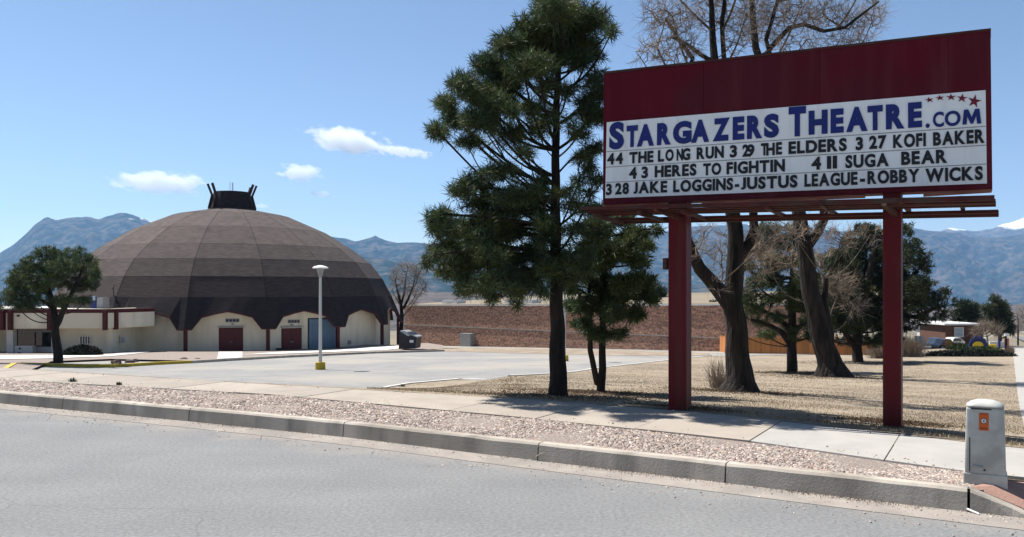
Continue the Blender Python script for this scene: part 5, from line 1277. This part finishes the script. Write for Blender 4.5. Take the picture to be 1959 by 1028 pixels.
tree('juniper_tree', 'pale green evergreen behind the brick building seen beside the left post', 'tree', (762, 405), [[(762, 405, 2.5), (762, 370, 2), (760, 340, 1)]],
     [(748, 335, 10, 8, 0), (764, 330, 12, 7, 0), (775, 338, 8, 8, 0), (758, 345, 14, 6, 0), (738, 345, 8, 5, 0)], 'needle', dens=4, step=.42, kill=.3, infl=6, tip=.02, per=14, nl=.6, nw=.04, spread=.85, leaf='needle_far', dd=22, leafcnt=4)
tree('juniper_tree', 'green evergreen behind the thick cottonwood trunk in front of the bricks', 'tree', (842, 404), [[(842, 404, 2), (842, 380, 1.6), (840, 355, 1)]],
     [(838, 350, 8, 7, 0), (848, 362, 9, 9, 0), (836, 368, 6, 7, 0)], 'needle', dens=4, step=.36, kill=.27, infl=6, tip=.02, per=14, nl=.45, nw=.03, spread=.85, leaf='needle_far', leafcnt=4)

# shrubs
def shrub(name, label, px, py, w, h, kind, mtl, n=900, up=.5, L=.25, wd=.01, dd=0):
    c = hit(px, py); d = c.y; W_, H_ = w * d / 1000, h * d / 1000
    if kind == 'twig':
        k = n; a = nr.uniform(0, 6.28, k); r = nr.random(k) ** .5; b = np.stack([c.x + nr.normal(0, W_ * .12, k), c.y + nr.normal(0, W_ * .12, k), np.full(k, c.z - .02)], 1)
        e = np.stack([c.x + np.cos(a) * r * W_ / 2, c.y + np.sin(a) * r * W_ / 2, c.z + H_ * nr.uniform(.4, 1.05, k) * (1 - .35 * r)], 1)
        m = (b + e) / 2 + nr.normal(0, .06 * W_, (k, 3)); s = np.tile(np.array([wd, 0, 0]), (k, 1))
        V = np.stack([b - s, b + s, m + s * .8, m - s * .8, e], 1).reshape(-1, 3); i = np.arange(k)[:, None] * 5
        F3 = np.concatenate([i + np.array([[0, 1, 2]]), i + np.array([[0, 2, 3]]), i + np.array([[3, 2, 4]])])
        o = mesh_np(name, V, F3, mtl, tone=nr.uniform(.7, 1.3, len(F3)))
    else:
        q = nr.normal(0, 1, (n, 3)); q /= np.linalg.norm(q, axis=1)[:, None]; q *= nr.uniform(.75, 1.0, (n, 1)); q[:, 2] = np.abs(q[:, 2])
        Pp = np.stack([c.x + q[:, 0] * W_ / 2, c.y + q[:, 1] * min(W_ / 2, 1.2), c.z + q[:, 2] * H_], 1)
        V, Fc, tn = tufts(Pp, q, 8, L, wd, .75); o = mesh_np(name, V, Fc, mtl, tone=tn)
    tag(o, label, 'shrub'); return o
shrub('bare_shrub', 'bare suckers sprouting round the foot of the thick cottonwood trunk', 843, 450, 44, 52, 'twig', M['twig'], 200, wd=.006)
shrub('bare_shrub', 'pale tangled bare shrub by the foot of the right billboard post', 1062, 412, 60, 36, 'twig', M['twig'], 700, wd=.02)
shrub('bare_shrub', 'low bare brush between the crooked juniper trunk and the fence', 1030, 414, 40, 22, 'twig', M['twig'], 300, wd=.018)
shrub('clipped_shrub', 'dark rounded shrub against the cream wing wall', 97, 412, 46, 14, 'leaf', M['shrub'], 2600, L=.22, wd=.03)
shrub('clipped_shrub', 'long dark low bank added for the hedge shadow at the far edge of the lawn', 1136, 411.5, 110, 6, 'leaf', M['shrub'], 3000, L=.3, wd=.04)  # dark tufts added in place of the shadow band under the hedge
shrub('clipped_shrub', 'long low green hedge in front of the blue lettered sign', 1150, 408, 54, 7, 'leaf', M['hedge'], 2200, L=.3, wd=.04)
shrub('clipped_shrub', 'darker hedge between the red car and the blue sign', 1124, 403.5, 28, 7, 'leaf', M['hedge'], 1400, L=.3, wd=.04)
shrub('bare_shrub', 'brownish low brush at the foot of the pink post by the pavement', 1184, 409, 12, 14, 'twig', M['twig_red'], 260, wd=.02)

# ---------------------------------------------------------------- mountains
def mountain_mat(name, forest, rock, snow=None, scale=.013):
    m = mat(name, forest, rock, scale=scale, rough=1, coords='Object', detail=12, ramp=(.44, .62), bump=1.0, bscale=.02, bdist=25)
    nt = m.node_tree; N = nt.nodes; L = nt.links; b = N['Principled BSDF']; b.inputs['Specular IOR Level'].default_value = 0
    if snow:
        src = b.inputs['Base Color'].links[0].from_socket
        ge = N.new('ShaderNodeNewGeometry'); sp = N.new('ShaderNodeSeparateXYZ'); L.new(ge.outputs['Position'], sp.inputs[0])
        no = N.new('ShaderNodeTexNoise'); no.inputs['Scale'].default_value = .0035; no.inputs['Detail'].default_value = 10
        mp = N.new('ShaderNodeMapping'); mp.inputs['Scale'].default_value = (1, 1, .35); L.new(ge.outputs['Position'], mp.inputs[0]); L.new(mp.outputs[0], no.inputs['Vector'])
        a = N.new('ShaderNodeMath'); a.operation = 'MULTIPLY_ADD'; a.inputs[1].default_value = snow[1]; L.new(no.outputs['Fac'], a.inputs[0]); L.new(sp.outputs['Z'], a.inputs[2])
        r = N.new('ShaderNodeMapRange'); r.inputs[1].default_value = snow[0]; r.inputs[2].default_value = snow[0] + snow[2]; L.new(a.outputs[0], r.inputs[0])
        mx = N.new('ShaderNodeMix'); mx.data_type = 'RGBA'; L.new(r.outputs[0], mx.inputs['Factor']); L.new(src, mx.inputs['A']); mx.inputs['B'].default_value = (.85, .87, .9, 1)
        L.new(mx.outputs['Result'], b.inputs['Base Color'])
    return m
def ridge(name, prof, d_front, d_crest, z_base, mtl, rough=.16, seed=0, back=.5, nrow=46, fine=2.0):
    pxs = np.arange(-1000, 2400, 4.0); xs = [p[0] for p in prof]; ysv = [p[1] for p in prof]
    crest = np.interp(pxs, xs, ysv)
    rows = list(np.linspace(0, 1, nrow)) + [1.15, 1.4]
    V = np.zeros((len(rows), len(pxs), 3))
    for j, t in enumerate(rows):
        d = d_front + (d_crest - d_front) * t
        for i, px in enumerate(pxs):
            zc = EYE - (crest[i] - HY) / 1000 * d_crest
            ang = (px - 600) / 1000; x = ang * d; tt = min(t, 1)
            n1 = noise.ridged_multi_fractal(Vector((x * .0011 + seed, d * .0011, seed)), 1.0, 2.1, 6, 1.0, 2.0) * .5 - .55
            zc2 = zc + (noise.fractal(Vector((px * .03 + seed, seed, 0)), .8, 2, 5)) * (zc - z_base) * .022
            z = z_base + (zc2 - z_base) * tt ** 1.15
            n2 = noise.ridged_multi_fractal(Vector((x * .0042 + seed * 2, d * .0042, seed)), 1.0, 2.1, 5, 1.0, 2.0) * .5 - .55
            n3 = noise.ridged_multi_fractal(Vector((x * .013 + seed * 2, d * .013, seed)), 1.0, 2.1, 3, 1.0, 2.0) * .5 - .55
            z += (n1 * 1.7 + n2 * .8 + n3 * .3) * (zc2 - z_base) * rough * math.sin(math.pi * min(1, tt)) ** .8
            if t > 1: z = zc2 - (t - 1) * (zc2 - z_base) * back * 2
            V[j, i] = (x, d, z)
    nr_, nc = V.shape[:2]; idx = np.arange(nr_ * nc).reshape(nr_, nc)
    Fc = np.stack([idx[:-1, :-1], idx[:-1, 1:], idx[1:, 1:], idx[1:, :-1]], -1).reshape(-1, 4)
    o = mesh_np(name, V.reshape(-1, 3), Fc, mtl, smooth=True); o['kind'] = 'structure'; return o
M['mt_left'] = mountain_mat('forested_mountain', (.014, .032, .034), (.085, .08, .07), (1010, 700, 40))
M['mt_right'] = mountain_mat('far_mountain', (.018, .036, .04), (.09, .08, .07), (1130, 620, 60))
M['mt_snow'] = mountain_mat('snow_mountain', (.06, .07, .065), (.13, .12, .11), (862, 200, 30))
M['foot'] = mountain_mat('foothill', (.11, .088, .075), (.07, .062, .052), None, .012)
ridge('foothills', [(-1000, 372), (0, 372), (300, 356), (400, 345), (480, 335), (560, 336), (640, 338), (740, 334), (840, 337), (960, 345), (1060, 356), (1130, 352), (1200, 350), (1400, 352), (2400, 360)], 1100, 2400, -105, M['foot'], .1, 3.3, nrow=24)
ridge('low_ridge', [(-1000, 372), (200, 366), (340, 330), (390, 302), (420, 293), (450, 298), (500, 308), (560, 318), (640, 322), (700, 312), (760, 322), (860, 330), (1000, 340), (1200, 360), (2400, 372)], 2600, 4200, -140, M['mt_left'], .16, 8.1, nrow=34)
ridge('left_mountain', [(-1000, 330), (-300, 330), (-60, 306), (0, 290), (14, 281), (30, 268), (42, 257), (54, 247), (66, 251), (84, 248), (102, 246), (115, 250), (128, 245), (140, 244), (155, 245), (172, 250), (200, 262), (240, 268), (300, 275), (360, 274), (388, 271), (400, 273), (418, 277), (440, 270), (455, 276), (480, 279), (520, 278), (600, 288), (680, 290), (760, 286), (820, 290), (900, 310), (980, 345), (2400, 374)], 4300, 6800, -150, M['mt_left'], .24, 5.7)
ridge('right_mountain', [(-1000, 374), (560, 372), (640, 330), (700, 290), (760, 268), (820, 258), (870, 256), (930, 262), (1000, 264), (1065, 261), (1090, 262), (1110, 266), (1140, 271), (1165, 272), (1200, 268), (1240, 270), (1300, 262), (1400, 268), (1700, 250), (2000, 270), (2400, 280)], 5400, 8300, -150, M['mt_right'], .24, 12.9)
ridge('snow_peak', [(-1000, 374), (760, 374), (830, 290), (860, 262), (884, 253), (905, 262), (950, 275), (1040, 272), (1075, 264), (1100, 265), (1110, 262), (1130, 262), (1142, 264), (1160, 262), (1175, 257), (1190, 253), (1205, 247), (1240, 240), (1290, 246), (1350, 262), (1450, 300), (2400, 374)], 8400, 10500, -150, M['mt_snow'], .1, 21.2, nrow=24)

# ---------------------------------------------------------------- air and clouds
hz = MB().box((0, 5300, -170), (26000, 11000, 1400)).build('haze', None)
HM = bpy.data.materials.new('haze_air'); HM.use_nodes = True; nt = HM.node_tree; nt.nodes.clear()
o_ = nt.nodes.new('ShaderNodeOutputMaterial'); pv = nt.nodes.new('ShaderNodeVolumePrincipled')
pv.inputs['Color'].default_value = (.34, .6, 1, 1); pv.inputs['Density'].default_value = HAZE; pv.inputs['Anisotropy'].default_value = .2
nt.links.new(pv.outputs[0], o_.inputs['Volume']); hz.data.materials.append(HM); tag(hz, kind='stuff')

def cloud(name, label, px, py, w, h, rot, seed, dens=.0045, dist=17000, ns=1.6, cut=.64):
    bm = bmesh.new(); bmesh.ops.create_icosphere(bm, subdivisions=3, radius=1.0); me = bpy.data.meshes.new(name); bm.to_mesh(me); bm.free()
    m = bpy.data.materials.new('cloud_vapour'); m.use_nodes = True; nt = m.node_tree; N = nt.nodes; L = nt.links; N.clear()
    o_ = N.new('ShaderNodeOutputMaterial'); pv = N.new('ShaderNodeVolumePrincipled'); pv.inputs['Color'].default_value = (1, 1, 1, 1); pv.inputs['Anisotropy'].default_value = .1
    tc = N.new('ShaderNodeTexCoord'); mp = N.new('ShaderNodeMapping'); mp.inputs['Location'].default_value = (seed, seed * 2, 0); mp.inputs['Scale'].default_value = (w / h * .55, .8, 1)
    L.new(tc.outputs['Object'], mp.inputs[0]); no = N.new('ShaderNodeTexNoise'); no.inputs['Scale'].default_value = ns; no.inputs['Detail'].default_value = 8; no.inputs['Roughness'].default_value = .62
    L.new(mp.outputs[0], no.inputs['Vector'])
    ln = N.new('ShaderNodeVectorMath'); ln.operation = 'LENGTH'; L.new(tc.outputs['Object'], ln.inputs[0])
    r = N.new('ShaderNodeMapRange'); r.inputs[1].default_value = .1; r.inputs[2].default_value = 1.0; r.inputs[3].default_value = .42; r.inputs[4].default_value = -.28; L.new(ln.outputs['Value'], r.inputs[0])
    a = N.new('ShaderNodeMath'); a.operation = 'ADD'; L.new(no.outputs['Fac'], a.inputs[0]); L.new(r.outputs[0], a.inputs[1])
    c = N.new('ShaderNodeMapRange'); c.inputs[1].default_value = cut; c.inputs[2].default_value = cut + .14; c.inputs[3].default_value = 0; c.inputs[4].default_value = dens; L.new(a.outputs[0], c.inputs[0])
    L.new(c.outputs[0], pv.inputs['Density']); L.new(pv.outputs[0], o_.inputs['Volume'])
    o = link(name, me, m); p = ray(px, py, dist); o.location = p
    o.scale = (w / 2 * dist / 1000, w / 2.6 * dist / 1000, h / 2 * dist / 1000); o.rotation_euler = (0, math.radians(rot), 0)
    m.cycles.volume_step_rate = .6
    tag(o, label, 'cloud'); return o
if CLOUDS:
    cloud('cloud', 'long flat white cloud just left of the spiked dome crown', 186, 208, 215, 50, 1, 3.1, ns=2.8)
    cloud('cloud', 'bright elongated cloud sloping down towards the tall pine', 410, 159, 190, 62, 8, 7.7, ns=2.8)
    cloud('cloud', 'thin trailing wisp running from the sloping cloud into the tall pine', 470, 171, 150, 20, 6, 9.1, ns=2.6)
    cloud('cloud', 'compact white puff above the right shoulder of the dome', 352, 196, 104, 44, 2, 11.3, ns=2.8)
    cloud('cloud', 'tiny thin wisp low above the dome right of the crown', 376, 221, 60, 16, 6, 15.9)
    cloud('cloud', 'small faint puff immediately right of the dome crown', 306, 235, 36, 14, 3, 19.2)
